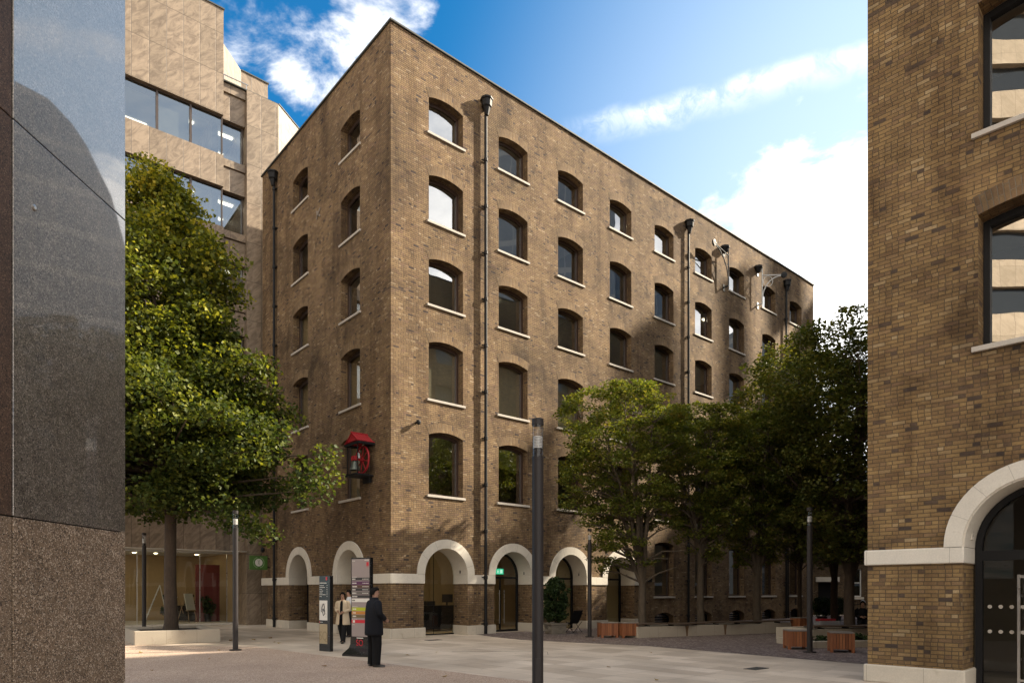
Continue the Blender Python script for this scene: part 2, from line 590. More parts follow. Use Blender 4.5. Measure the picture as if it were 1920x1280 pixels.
def granite(name, base, lo, hi, rough, coat, spec=0.5, wav=0.0, scale=300.0, speck=1.0):
    m, t = new_mat(name)
    oc = t.n('ShaderNodeTexCoord').outputs['Object']
    n1 = t.noise(oc, scale, 2, 0.7)
    vo = t.n('ShaderNodeTexVoronoi', {'Vector': oc, 'Scale': scale * 0.55}).outputs[1]
    vs = t.n('ShaderNodeSeparateColor', {0: vo}).outputs[0]
    c = t.mix(t.smooth(n1, 0.35, 0.68), lo, base)
    c = t.mix(t.m('MULTIPLY', t.smooth(vs, 0.80, 0.9), speck), c, hi)
    c = t.mix(t.m('MULTIPLY', t.smooth(vs, 0.16, 0.10), speck), c, tuple(x * 0.3 for x in lo))
    cl = t.noise(oc, 3.0, 5, 0.6)
    c = t.mix(1.0, c, t.ramp(cl, [(0.3, (0.82, 0.82, 0.82)), (0.7, (1.14, 1.14, 1.14))]), 'MULTIPLY')
    cl2 = t.noise(oc, 14.0, 5, 0.7, 0.8)
    c = t.mix(1.0, c, t.ramp(cl2, [(0.3, (0.72, 0.70, 0.68)), (0.7, (1.25, 1.25, 1.25))]), 'MULTIPLY')
    streak = t.noise(t.vm('MULTIPLY', oc, (1.0, 5.0, 9.0)), 2.2, 3, 0.5, 1.0)
    c = t.mix(t.m('MULTIPLY', t.smooth(streak, 0.66, 0.76), 0.35), c, hi)
    h = t.m('ADD', t.m('MULTIPLY', n1, 0.02), t.m('MULTIPLY', t.noise(oc, 0.9, 1, 0.5), wav))
    nb = t.n('ShaderNodeBump', {'Strength': 1.0, 'Distance': 0.01, 'Height': h}).outputs[0]
    b = t.n('ShaderNodeBsdfPrincipled', {'Base Color': c, 'Roughness': rough, 'Specular IOR Level': spec, 'Coat Weight': coat, 'Coat IOR': 2.3,
                                         'Coat Roughness': 0.02, 'Normal': nb})
    out(t, b)
    return m


M_GRANITE_POL = granite('polished_granite', (0.20, 0.172, 0.140), (0.11, 0.094, 0.078), (0.34, 0.30, 0.25), 0.28, 1.0, wav=0.25)
M_GRANITE_ROUGH = granite('flamed_granite', (0.30, 0.215, 0.14), (0.14, 0.095, 0.06), (0.52, 0.43, 0.33), 0.65, 0.0)
M_GRANITE_DARK = granite('dark_granite', (0.115, 0.066, 0.040), (0.055, 0.031, 0.020), (0.19, 0.125, 0.08), 0.6, 0.0)
M_JOINT = plain('joint_sealant', (0.02, 0.018, 0.016), 0.7)
M_FRAME = plain('brown_window_frame', (0.050, 0.030, 0.022), 0.45)
M_BLACK = plain('black_iron', (0.009, 0.009, 0.010), 0.55, spec=0.25, vary=0.25)
M_DARK = plain('dark_metal', (0.045, 0.042, 0.045), 0.42, metal=0.4)
M_LAMP = plain('lamp_post_paint', (0.028, 0.024, 0.024), 0.5, spec=0.3)
M_STEEL = plain('brushed_steel', (0.55, 0.54, 0.52), 0.3, metal=1.0)
M_LEAD = plain('lead_coping', (0.060, 0.065, 0.062), 0.65, spec=0.3, vary=0.3)
M_TAN = plain('tan_interior_wall', (0.40, 0.29, 0.155), 0.8)
M_ROOM = plain('office_interior', (0.20, 0.17, 0.13), 0.85, vary=0.3, scale=0.8)
M_CEIL = plain('white_ceiling', (0.62, 0.60, 0.55), 0.9)
M_BLIND = plain('roller_blind', (0.42, 0.36, 0.25), 0.9, vary=0.06)
M_BLIND_TAN = plain('tan_roller_blind', (0.38, 0.28, 0.14), 0.9, vary=0.06)
M_TUBE = emit('office_strip_light', (1.0, 0.86, 0.62), 2.2)
M_SPOT = emit('lobby_downlight', (1.0, 0.80, 0.50), 16.0)
M_RED_PANEL = plain('dark_red_panel', (0.15, 0.018, 0.018), 0.6)
M_RED = plain('red_paint', (0.30, 0.012, 0.018), 0.6, vary=0.4, scale=9)
M_BRONZE = plain('aged_bell_bronze', (0.10, 0.115, 0.10), 0.45, metal=0.6)


def glass_pane(name, ior, tint=(0.72, 0.74, 0.72), wav=0.5, refl=(1, 1, 1), wscale=0.55, rough=0.0):
    m, t = new_mat(name)
    oc = t.n('ShaderNodeTexCoord').outputs['Object']
    rnd = t.n('ShaderNodeObjectInfo').outputs['Random']
    p = t.vm('ADD', oc, t.n('ShaderNodeCombineXYZ', {0: t.m('MULTIPLY', rnd, 37.0), 1: 0.0, 2: t.m('MULTIPLY', rnd, 91.0)}).outputs[0])
    h = t.noise(p, wscale, 2, 0.5)
    nb = t.n('ShaderNodeBump', {'Strength': 1.0, 'Distance': 0.01 * wav, 'Height': h}).outputs[0]
    back_ = t.n('ShaderNodeNewGeometry').outputs['Backfacing']
    fr = t.n('ShaderNodeFresnel', {'IOR': t.m('MULTIPLY_ADD', back_, 1.0 / ior - ior, ior), 'Normal': nb}).outputs[0]
    gl = t.n('ShaderNodeBsdfGlossy', {'Color': refl, 'Roughness': rough, 'Normal': nb}).outputs[0]
    tr = t.n('ShaderNodeBsdfTransparent', {'Color': tint}).outputs[0]
    out(t, t.n('ShaderNodeMixShader', {0: fr, 1: tr, 2: gl}))
    return m


M_GLASS = glass_pane('window_glass', 4.2, wav=0.4)
M_GLASS_SHOP = glass_pane('shopfront_glass', 1.7, tint=(0.80, 0.82, 0.78), wav=0.2)
M_GLASS_OFFICE = glass_pane('office_glass', 3.2, tint=(0.42, 0.47, 0.50), wav=0.3, refl=(0.86, 0.95, 1.0))
M_GLASS_CLEAR = glass_pane('lamp_glass', 1.4, tint=(0.86, 0.86, 0.86), wav=0.0)

M_GLASS_DARK = plain('dark_window_band', (0.03, 0.035, 0.04), 0.08)
M_GLASS_GREY = plain('grey_green_window', (0.13, 0.14, 0.12), 0.25)
M_GLASS_DOOR = glass_pane('dark_door_glass', 1.45, tint=(0.5, 0.5, 0.47), wav=0.1)

# ================================================================== GROUND
def ground_mats():
    m, t = new_mat('stone_slabs')
    oc = t.n('ShaderNodeTexCoord').outputs['Object']
    rot = t.n('ShaderNodeVectorRotate', {0: oc, 'Angle': R(-40.9)}, rotation_type='Z_AXIS').outputs[0]
    sp = t.n('ShaderNodeSeparateXYZ', {0: rot})
    pw, ph = 1.15, 0.62
    vr = t.m('DIVIDE', sp.outputs[0], ph)
    row = t.m('FLOOR', vr)
    rj = t.n('ShaderNodeTexWhiteNoise', {1: row}, noise_dimensions='1D').outputs[0]
    ur = t.m('ADD', t.m('DIVIDE', sp.outputs[1], pw), t.m('MULTIPLY', rj, 5.0))
    idv = t.n('ShaderNodeCombineXYZ', {0: t.m('FLOOR', ur), 1: row, 2: 0.0}).outputs[0]
    rn = t.n('ShaderNodeTexWhiteNoise', {0: idv}, noise_dimensions='2D')
    fu, fv = t.m('FRACT', ur), t.m('FRACT', vr)
    e = t.m('MINIMUM', t.m('MULTIPLY', t.m('MINIMUM', fu, t.m('SUBTRACT', 1.0, fu)), pw), t.m('MULTIPLY', t.m('MINIMUM', fv, t.m('SUBTRACT', 1.0, fv)), ph))
    j = t.smooth(e, 0.010, 0.003)
    c = t.ramp(rn.outputs[0], [(0, (0.46, 0.39, 0.315)), (0.5, (0.555, 0.48, 0.395)), (1, (0.63, 0.55, 0.46))])
    st = t.noise(oc, 0.5, 6, 0.65, 0.5)
    c = t.mix(1.0, c, t.ramp(st, [(0.25, (0.70, 0.69, 0.68)), (0.75, (1.14, 1.13, 1.12))]), 'MULTIPLY')
    fn = t.noise(oc, 30, 5, 0.7)
    c = t.mix(1.0, c, t.ramp(fn, [(0.25, (0.88, 0.88, 0.88)), (0.75, (1.08, 1.08, 1.08))]), 'MULTIPLY')
    spot = t.smooth(t.noise(oc, 7.0, 3, 0.5), 0.70, 0.76)
    c = t.mix(t.m('MULTIPLY', spot, 0.6), c, (0.13, 0.115, 0.10))
    c = t.mix(t.m('MULTIPLY', j, 0.6), c, (0.13, 0.11, 0.09))
    nb = t.n('ShaderNodeBump', {'Strength': 0.35, 'Distance': 0.006, 'Height': t.m('SUBTRACT', fn, j)}).outputs[0]
    out(t, t.n('ShaderNodeBsdfPrincipled', {'Base Color': c, 'Roughness': t.m('ADD', 0.5, t.m('MULTIPLY', st, 0.25)), 'Normal': nb, 'Specular IOR Level': 0.4}))
    slab = m

    m, t = new_mat('resin_bound_gravel')
    oc = t.n('ShaderNodeTexCoord').outputs['Object']
    vo = t.n('ShaderNodeTexVoronoi', {'Vector': oc, 'Scale': 75.0})
    s = t.n('ShaderNodeSeparateColor', {0: vo.outputs[1]}).outputs[0]
    c = t.ramp(s, [(0, (0.19, 0.13, 0.10)), (0.35, (0.37, 0.27, 0.205)), (0.7, (0.48, 0.365, 0.28)), (1, (0.60, 0.51, 0.42))])
    st = t.noise(oc, 0.6, 6, 0.65, 0.4)
    c = t.mix(1.0, c, t.ramp(st, [(0.25, (0.82, 0.80, 0.79)), (0.75, (1.12, 1.12, 1.12))]), 'MULTIPLY')
    nb = t.n('ShaderNodeBump', {'Strength': 0.6, 'Distance': 0.006, 'Height': vo.outputs[0]}).outputs[0]
    out(t, t.n('ShaderNodeBsdfPrincipled', {'Base Color': c, 'Roughness': 0.75, 'Normal': nb}))
    resin = m

    m, t = new_mat('granite_setts')
    oc = t.n('ShaderNodeTexCoord').outputs['Object']
    rot = t.n('ShaderNodeVectorRotate', {0: oc, 'Angle': R(-40.9)}, rotation_type='Z_AXIS').outputs[0]
    wob = t.noise(rot, 5.0, 2, 0.5, out=1)
    rot = t.vm('ADD', rot, t.vm('MULTIPLY', t.vm('SUBTRACT', wob, (0.5, 0.5, 0.5)), (0.05, 0.05, 0)))
    sp = t.n('ShaderNodeSeparateXYZ', {0: rot})
    pw, ph = 0.15, 0.105
    vr = t.m('DIVIDE', sp.outputs[0], ph)
    row = t.m('FLOOR', vr)
    ur = t.m('ADD', t.m('DIVIDE', sp.outputs[1], pw), t.m('MULTIPLY', t.n('ShaderNodeTexWhiteNoise', {1: row}, noise_dimensions='1D').outputs[0], 7.0))
    idv = t.n('ShaderNodeCombineXYZ', {0: t.m('FLOOR', ur), 1: row, 2: 0.0}).outputs[0]
    rn = t.n('ShaderNodeTexWhiteNoise', {0: idv}, noise_dimensions='2D')
    fu, fv = t.m('FRACT', ur), t.m('FRACT', vr)
    e = t.m('MINIMUM', t.m('MULTIPLY', t.m('MINIMUM', fu, t.m('SUBTRACT', 1.0, fu)), pw), t.m('MULTIPLY', t.m('MINIMUM', fv, t.m('SUBTRACT', 1.0, fv)), ph))
    top = t.smooth(e, 0.004, 0.022)
    c = t.ramp(rn.outputs[0], [(0, (0.115, 0.085, 0.080)), (0.4, (0.19, 0.145, 0.135)), (0.75, (0.25, 0.20, 0.185)), (1, (0.34, 0.29, 0.27))])
    c = t.mix(top, (0.06, 0.045, 0.04), c)
    fn = t.noise(oc, 40, 4, 0.7)
    c = t.mix(1.0, c, t.ramp(fn, [(0.25, (0.8, 0.8, 0.8)), (0.75, (1.15, 1.15, 1.15))]), 'MULTIPLY')
    nb = t.n('ShaderNodeBump', {'Strength': 0.9, 'Distance': 0.012, 'Height': t.m('ADD', top, t.m('MULTIPLY', fn, 0.2))}).outputs[0]
    out(t, t.n('ShaderNodeBsdfPrincipled', {'Base Color': c, 'Roughness': 0.6, 'Normal': nb}))
    return slab, resin, m


M_SLAB, M_RESIN, M_SETT = ground_mats()
b = MB(); b.face([(-300, -200, 0), (300, -200, 0), (300, 400, 0), (-300, 400, 0)])
tag(b.build('paved_ground', M_SLAB), kind='structure')
b = MB(); b.face([(-40, 52.5, .004), (-40, -60, .004), (73.1, -60, .004), (0.09, 13.03, .004), (-7.8, 20.8, .004), (-12.2, 21.6, .004), (-20, 30, .004)])
tag(b.build('gravel_path', M_RESIN), kind='structure')
b = MB(); b.face([(-1.56, 27.04, .004), (-0.6, 25.2, .004), (0.37, 23.77, .004), (4.27, 21.0, .004), (8.22, 15.79, .004), (9.2, 14.6, .004), (48, 52, .004), (22, 48, .004)])
tag(b.build('cobbled_path', M_SETT), kind='structure')

# ================================================================== MAIN BRICK BUILDING
CX, CY = -4.310449, 24.305618
RZ = atan2(0.6542447, 0.7562829)
L_, D_, H_ = 32.17, 12.10, 21.97
main = thing('brick_warehouse', 'large six storey brown brick building with white ground floor arches and a sharp corner', 'building', (CX, CY, 0), RZ)
main['label'] = 'six storey brown brick warehouse at the centre with white stone arches at its foot'
MAINM = Matrix.Translation((CX, CY, 0)) @ Matrix.Rotation(RZ, 4, 'Z')


def mainw(x, y, z=0.0):
    return MAINM @ Vector((x, y, z))


WW = 1.58
RC = [2.405, 5.775, 9.145, 12.55, 15.94, 19.43, 22.76, 26.38, 29.74]       # window columns, right face
LC = [3.06, 7.70]                                                        # window columns, left face
ROWS = [(5.27, 7.52, .15), (8.83, 10.92, .15), (12.35, 14.01, .15), (15.45, 17.13, .15), (18.74, 20.03, .15)]
RD = 0.30
AR, AS = 1.015, 2.33     # arch opening radius and springing
LA = [3.15, 7.85]
RA = RC[:4]

wb = MB()
up = [(c - WW / 2, c + WW / 2, [(s, sp, ri, RD, None) for s, sp, ri in ROWS]) for c in RC]
wall_zone(wb, (0, 0, 0), (1, 0, 0), (0, 1, 0), 0, L_, 4.7, H_, up)
lo = [(c - AR, c + AR, [(0, AS, AR, 0.93, AS)]) for c in RA]
lo += [(c - WW / 2, c + WW / 2, [(0.0, 0.42, .22, RD, None), (1.42, 4.05, .12, RD, None)]) for c in RC[4:]]
wall_zone(wb, (0, 0, 0), (1, 0, 0), (0, 1, 0), 0, L_, 0, 4.7, lo, 12)
up = [(c - WW / 2, c + WW / 2, [(s, sp, ri, RD, None) for s, sp, ri in ROWS]) for c in LC]
wall_zone(wb, (0, 0, 0), (0, 1, 0), (1, 0, 0), 0, D_, 4.7, H_, up)
lo = [(c - AR, c + AR, [(0, AS, AR, 0.93, AS)]) for c in LA]
wall_zone(wb, (0, 0, 0), (0, 1, 0), (1, 0, 0), 0, 11.45, 0, 4.7, lo, 12)
wb.face([(0, 11.45, 1.98), (0, D_, 1.98), (0, D_, 4.7), (0, 11.45, 4.7)])
wb.face([(0, 11.45, 0), (6, 11.45, 0), (6, 11.45, 1.98), (0, 11.45, 1.98)])
wb.face([(0, 11.45, 1.98), (6, 11.45, 1.98), (6, D_, 1.98), (0, D_, 1.98)])
wb.face([(0, D_, 1.98), (L_, D_, 1.98), (L_, D_, H_), (0, D_, H_)])
wb.face([(6, D_, 0), (L_, D_, 0), (L_, D_, 1.98), (6, D_, 1.98)])
wb.face([(L_, 0, 0), (L_, D_, 0), (L_, D_, H_), (L_, 0, H_)])
wb.build('wall', M_BRICK, main)

rb = MB()
rb.box(.06, L_ - .06, .06, D_ - .06, H_ - .35, H_ - .3)
rf = rb.build('roof', M_LEAD, main)
cb = MB()
cb.box(-.07, L_ + .07, -.07, .35, H_, H_ + .07)
cb.box(-.07, .35, .35, D_ + .07, H_, H_ + .07)
cb.box(L_ - .35, L_ + .07, .35, D_ + .07, H_, H_ + .07)
cb.build('coping', M_LEAD, main, bevel=.012)

# stone band, plinth, arch rings
def band_boxes(name, mat, bev, z0, z1, pr, ins, endR, endL):
    def one(*a):
        q = MB(); q.box(*a); q.build(name, mat, main, bevel=bev)
    e = [0.0] + [q for c in RA for q in (c - AR + ins, c + AR - ins)] + [endR]
    for i in range(0, len(e), 2):
        one(e[i] if i else -pr, e[i + 1], -pr, .93, z0, z1)
    e = [0.93] + [q for c in LA for q in (c - AR + ins, c + AR - ins)] + [endL]
    for i in range(0, len(e), 2):
        one(-pr, .93, e[i], e[i + 1], z0, z1)


band_boxes('stone_band', M_WHITE_STONE, .012, 1.98, AS, .045, .03, 14.25, D_ + .05)
band_boxes('plinth', M_PLINTH, .015, 0.0, .36, .06, .05, 14.0, 11.5)


def archway(parent, M, glazing, room_dark=False):
    """white stone ring and soffit at an arch; M puts (u, depth, z) of the opening centre into the building"""
    n = 22
    mb = MB()
    Ri, Ro, pr, dep = 0.985, 1.325, .05, .93
    ins, outs = [], []
    for i in range(n + 1):
        a = pi - pi * i / n
        ins.append((Ri * cos(a), AS + Ri * sin(a)))
        outs.append((Ro * cos(a), AS + Ro * sin(a)))
    for i in range(n):
        (a, b2), (c, d2) = ins[i], ins[i + 1]
        (e, f), (g, h) = outs[i], outs[i + 1]
        mb.face([M @ Vector(p) for p in [(a, -pr, b2), (c, -pr, d2), (g, -pr, h), (e, -pr, f)]], uv=[(i * .14, 0), (i * .14 + .14, 0), (i * .14 + .14, .3), (i * .14, .3)])
        mb.face([M @ Vector(p) for p in [(e, -pr, f), (g, -pr, h), (g, .02, h), (e, .02, f)]])
        mb.face([M @ Vector(p) for p in [(a, -pr, b2), (c, -pr, d2), (c, dep, d2), (a, dep, b2)]], uv=[(.3, 0), (.5, 0), (.5, 1), (.3, 1)])
    for x0, x1 in ((-Ro, -Ri), (Ri, Ro)):
        mb.face([M @ Vector(p) for p in [(x0, -pr, AS + .001), (x1, -pr, AS + .001), (x1, 0, AS + .001), (x0, 0, AS + .001)]])
    arch = mb.build('archway', M_ARCH_STONE, parent, smooth=True)
    # small step-light plate on the reveal
    pl = MB()
    pl.box(Ri - .012, Ri + .02, .34, .52, 2.36, 2.56, M=M)
    pl.box(Ri - .02, Ri - .010, .40, .46, 2.40, 2.52, M=M, mi=1)
    pl.build('wall_light', [M_WHITE_STONE, M_DARK], arch)
    # glazing
    gm = MB()
    r2 = Ri - .005
    poly = [(-r2, .0), (r2, .0)] + [(r2 * cos(pi * i / n), AS + r2 * sin(pi * i / n)) for i in range(n + 1)]
    poly = poly[:2] + poly[2:]
    gm.face([M @ Vector((a, .86, c)) for a, c in poly])
    gm.build('pane', M_GLASS_SHOP, arch)
    fm = MB()
    if glazing == 'frameless':
        fm.box(-.01, .01, .845, .858, .02, 3.2, M=M)
        fm.box(-r2, r2, .84, .858, 0, .05, M=M)
    else:
        for i in range(n):
            a0, a1 = pi * i / n, pi * (i + 1) / n
            for (ra, rbb, dd) in ((r2, r2 - .07, .82),):
                q = [(ra * cos(a0), dd, AS + ra * sin(a0)), (ra * cos(a1), dd, AS + ra * sin(a1)), (rbb * cos(a1), dd, AS + rbb * sin(a1)), (rbb * cos(a0), dd, AS + rbb * sin(a0))]
                fm.face([M @ Vector(p) for p in q])
                q2 = [(rbb * cos(a0), dd, AS + rbb * sin(a0)), (rbb * cos(a1), dd, AS + rbb * sin(a1)), (rbb * cos(a1), dd + .1, AS + rbb * sin(a1)), (rbb * cos(a0), dd + .1, AS + rbb * sin(a0))]
                fm.face([M @ Vector(p) for p in q2])
        fm.box(-r2, -r2 + .07, .82, .92, 0, AS, M=M)
        fm.box(r2 - .07, r2, .82, .92, 0, AS, M=M)
        fm.box(-r2 + .07, r2 - .07, .82, .92, AS - .10, AS - .02, M=M)
        if glazing == 'door':
            fm.box(-.02, .02, .825, .90, 0.02, AS - .10, M=M)
            fm.box(-r2 + .07, r2 - .07, .825, .90, 0.0, .09, M=M)
    fr = fm.build('door_frame' if glazing == 'door' else 'frame', M_BLACK, arch)
    if glazing == 'door':
        for sx in (-.13, .13):
            hm = MB()
            hm.tube([M @ Vector((sx, .74, .35)), M @ Vector((sx, .74, 1.75))], .018, 8)
            for zz in (.5, 1.6):
                hm.tube([M @ Vector((sx, .74, zz)), M @ Vector((sx, .84, zz))], .010, 6)
            hm.build('door_handle', M_STEEL, arch, smooth=True)
    if glazing == 'blind':
        bm_ = MB()
        bm_.face([M @ Vector((a * .98, .98, c)) for a, c in poly])
        bm_.build('blind', M_BLIND_TAN, arch)
    return arch


for i, c in enumerate(RA):
    archway(main, Matrix.Translation((c, 0, 0)), ['frameless', 'door', 'blind', 'blind'][i])
for c in LA:
    archway(main, Matrix.Translation((0, c, 0)) @ Matrix.Rotation(R(-90), 4, 'Z'), 'frame')

# ---- windows
def make_window(parent, w, h, rise, depth, fw=.095, lintel=True, blind=None, fmat=None, pane=None, brick_m=None, bars=None, sill=True, thick=.10):
    """frame mesh with pane, sill, brick arch (and blind) as sub-parts; origin at the centre of the sill, facing -y"""
    fmat = fmat or M_FRAME
    n = 10
    fm = MB()
    o = [(-w / 2 + .004, 0.012)] + [(x, z - .004) for x, z in arc_pts(-w / 2 + .004, w / 2 - .004, h, rise, n)] + [(w / 2 - .004, 0.012)]
    i_ = [(-w / 2 + fw, 0.012 + fw)] + arc_pts(-w / 2 + fw, w / 2 - fw, h - fw * .9, rise * .7, n) + [(w / 2 - fw, 0.012 + fw)]
    k = len(o)
    for a in range(k):
        c = (a + 1) % k
        fm.face([(o[a][0], depth, o[a][1]), (o[c][0], depth, o[c][1]), (i_[c][0], depth, i_[c][1]), (i_[a][0], depth, i_[a][1])])
        fm.face([(i_[a][0], depth, i_[a][1]), (i_[c][0], depth, i_[c][1]), (i_[c][0], depth + thick, i_[c][1]), (i_[a][0], depth + thick, i_[a][1])])
    for zz in (bars or []):
        fm.box(-w / 2 + fw, w / 2 - fw, depth + .01, depth + thick - .01, zz - .03, zz + .03)
    win = fm.build('window', fmat, parent)
    pm = MB()
    pm.face([(x, depth + thick * .6, z) for x, z in i_])
    pm.build('pane', pane or M_GLASS, win)
    if sill:
        sm = MB()
        sm.box(-w / 2 - .09, w / 2 + .09, -.06, depth + .02, -.075, .014)
        sm.build('sill', M_SILL, win, bevel=.008)
    if lintel:
        lm = MB()
        p = arc_pts(-w / 2, w / 2, h, rise, n)
        rad = (w * w / 4 + rise * rise) / (2 * rise)
        cz = h + rise - rad
        half = math.asin(w / 2 / rad)
        for a in range(n):
            a0, a1 = -half + 2 * half * a / n, -half + 2 * half * (a + 1) / n
            q, uvs = [], []
            for an, rr in ((a0, rad + .002), (a1, rad + .002), (a1, rad + .335), (a0, rad + .335)):
                q.append((rr * sin(an), -.006, cz + rr * cos(an)))
                uvs.append((an * rad + 5.0, rr - rad))
            lm.face(q, uv=uvs)
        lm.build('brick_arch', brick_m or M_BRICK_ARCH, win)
    if blind:
        bm_ = MB()
        drop = blind[1] * (h + rise)
        bm_.box(-w / 2 + .02, w / 2 - .02, depth + thick + .05, depth + thick + .06, h + rise - drop, h + rise)
        bm_.build('blind', blind[0], win)
    return win


random.seed(4)
for ri, (s, sp, rise) in enumerate(ROWS):
    proto = pb2 = None
    for ci, c in enumerate(RC):
        bl = (ri == 1 and ci in (0, 1, 2, 3, 6)) or (ri == 0 and ci in (5, 7))
        src = pb2 if bl else proto
        if src is None:
            wn = make_window(main, WW, sp - s, rise, RD, blind=(M_BLIND, 1.0) if bl else None)
            if bl: pb2 = wn
            else: proto = wn
        else:
            wn = copy_tree(src, main)
        wn.location = (c, 0, s)
    for ci, c in enumerate(LC):
        wn = copy_tree(proto, main)
        wn.location = (0, c, s)
        wn.rotation_euler = (0, 0, R(-90))
        if ri < 2 or (ri == 2 and ci == 1):
            bm_ = MB()
            bm_.box(-WW / 2 + .02, WW / 2 - .02, RD + .15, RD + .16, .02, sp - s + rise)
            bm_.build('blind', M_BLIND_TAN, wn)
gp, bp = None, None
for c in RC[4:]:
    if gp is None:
        gp = make_window(main, WW, 4.05 - 1.42, .12, RD, lintel=True)
        bp = make_window(main, WW, 0.40, .22, RD, sill=False, bars=[.12, .24, .36], fw=.05, fmat=M_BLACK)
        a, e = gp, bp
    else:
        a, e = copy_tree(gp, main), copy_tree(bp, main)
    a.location = (c, 0, 1.42)
    e.location = (c, 0, 0.0)

# ---- interior
ib = MB()
LEV = [0.02, 4.66, 8.2, 11.75, 15.0, 18.2, 21.45]
for k, z in enumerate(LEV):
    ib.box(.45 if k else .95, L_ - .3, .45 if k else .95, 11.3, z - (.36 if k else .01), z, mi=0 if k else 2)
for k in range(6):
    z0, z1 = LEV[k], LEV[k + 1] - .36
    mi = 2 if k == 0 else 1
    ib.box(5.2, L_ - 1, 5.2, 11.2, z0, z1, mi=mi)
    for px_ in (10.9, 17.7, 24.5):
        ib.box(px_ - .06, px_ + .06, .5 if k else .96, 5.2, z0, z1, mi=mi)
    ib.box(.5 if k else .96, 5.2, 5.35, 5.45, z0, z1, mi=mi)
for (x, y, z) in [(1.1, 1.5, 0), (3.1, 2.4, 0), (5.1, 1.6, 0), (6.6, 2.6, 0), (2.0, 3.8, 0)]:
    ib.box(x - .12, x + .12, y - .12, y + .12, LEV[1] - .375, LEV[1] - .365, mi=3)
ib.build('interior', [M_CEIL, M_ROOM, M_TAN, M_SPOT], main)
lb = MB()
for (x, y, k) in [(5.6, 1.7, 6), (6.6, 3.0, 6), (12.7, 1.8, 6), (6.2, 2.3, 4), (16.3, 2.2, 6), (1.8, 8.4, 5), (1.6, 3.5, 4), (23, 2.0, 5)]:
    lb.box(x - .6, x + .6, y - .08, y + .08, LEV[k] - .42, LEV[k] - .37)
lb.build('ceiling_lights', M_TUBE, main)

# ---- downpipes
def downpipe(x, y, outward, z0, z1, part='downpipe', rad=.062):
    ox, oy = outward
    mb = MB()
    px_, py_ = x + ox * .13, y + oy * .13
    mb.tube([(px_, py_, z0), (px_, py_, z1)], rad, 10)
    z = z0 + .4
    while z < z1 - .3:
        mb.lathe([(rad, z - .09), (rad + .022, z - .07), (rad + .022, z + .05), (rad, z + .07)], 10, (px_, py_))
        mb.box(-.14, .14, -.02, .02, z - .02, z + .02, M=Matrix.Translation((x + ox * .045, y + oy * .045, 0)) @ Matrix.Rotation(atan2(oy, ox) + R(90), 4, 'Z'))
        z += 1.83
    dp = mb.build(part, M_BLACK, main, smooth=True)
    hb = MB()
    hb.lathe([(rad + .01, z1 - .28), (.11, z1 - .14), (.15, z1), (.20, z1 + .05), (.22, z1 + .28), (.26, z1 + .31), (.26, z1 + .37), (.20, z1 + .37), (.18, z1 + .20)], 8, (px_ + ox * .06, py_ + oy * .06))
    hb.build('hopper', M_BLACK, dp)
    return dp


downpipe(4.22, 0, (0, -1), .02, 20.72)
downpipe(17.86, 0, (0, -1), .02, 20.75)
downpipe(28.28, 0, (0, -1), .02, 20.72)
downpipe(0, 10.33, (-1, 0), .02, 20.95)
for x in (28.62,):
    mb = MB(); mb.tube([(x, -.08, .02), (x, -.08, 6.0)], .045, 8); mb.build('downpipe', M_BLACK, main, smooth=True)

# ---- hoist brackets
def hoist(x, dirv, length, mat):
    y0 = -.30
    dv = Vector((dirv[0], dirv[1], 0)).normalized()
    p0, ztop, zbot = Vector((x, y0, 0)), 20.55, 18.72
    mb = MB()
    mb.tube([p0 + Vector((0, 0, zbot)), p0 + Vector((0, 0, ztop + .25))], .035, 8)
    za = ztop - .15
    tip = p0 + dv * length + Vector((0, 0, za))
    mb.tube([p0 + Vector((0, 0, za)), tip], .032, 8)
    pts = []
    for i in range(13):
        q = i / 12
        pts.append(p0 + dv * (length * q ** 2.0 * .95) + Vector((0, 0, zbot + .1 + (za - zbot - .15) * (1 - (1 - q) ** 1.6))))
    mb.tube(pts, .028, 8)
    cc = p0 + dv * .34 + Vector((0, 0, za - .36))
    mb.tube([cc + dv * (.27 * cos(2 * pi * i / 20)) + Vector((0, 0, .30 * sin(2 * pi * i / 20))) for i in range(21)], .016, 6, caps=False)
    for zz in (zbot, ztop + .12):
        mb.tube([Vector((x, 0, zz)), Vector((x, y0, zz))], .045, 6)
        mb.box(x - .09, x + .09, -.03, -.002, zz - .22, zz + .16)
    br = mb.build('hoist_bracket', mat, main, smooth=True)
    wm = MB()
    side = Vector((-dv.y, dv.x, 0))
    wc = tip + dv * .12
    Mw = Matrix(((dv.x, 0, side.x, wc.x), (dv.y, 0, side.y, wc.y), (0, 1, 0, wc.z), (0, 0, 0, 1)))
    wm.lathe([(.05, -.06), (.17, -.05), (.14, -.015), (.14, .015), (.17, .05), (.05, .06)], 16, M=Mw)
    wm.box(-.19, .06, -.03, .03, -.075, .075, M=Mw)
    wm.build('pulley_wheel', M_BLACK, br)
    hm = MB()
    hx = x - .22 if dirv[0] < 0 else x - .30
    hm.lathe([(.03, 20.50), (.10, 20.58), (.22, 20.80), (.26, 20.82), (.26, 20.92), (.20, 20.92)], 8, (hx + .1, -.16))
    hm.build('rain_hood', M_BLACK, br)


M_GREYIRON = plain('pale_grey_iron', (0.50, 0.50, 0.49), 0.5)
M_HOIST = plain('dark_grey_iron', (0.022, 0.024, 0.028), 0.6, spec=.25)
hoist(21.40, (-1, -.15), 1.75, M_HOIST)
hoist(25.05, (.72, -.70), 1.15, M_GREYIRON)

M_TIE = plain('weathered_tie_plate', (0.20, 0.17, 0.14), .8, vary=.3)
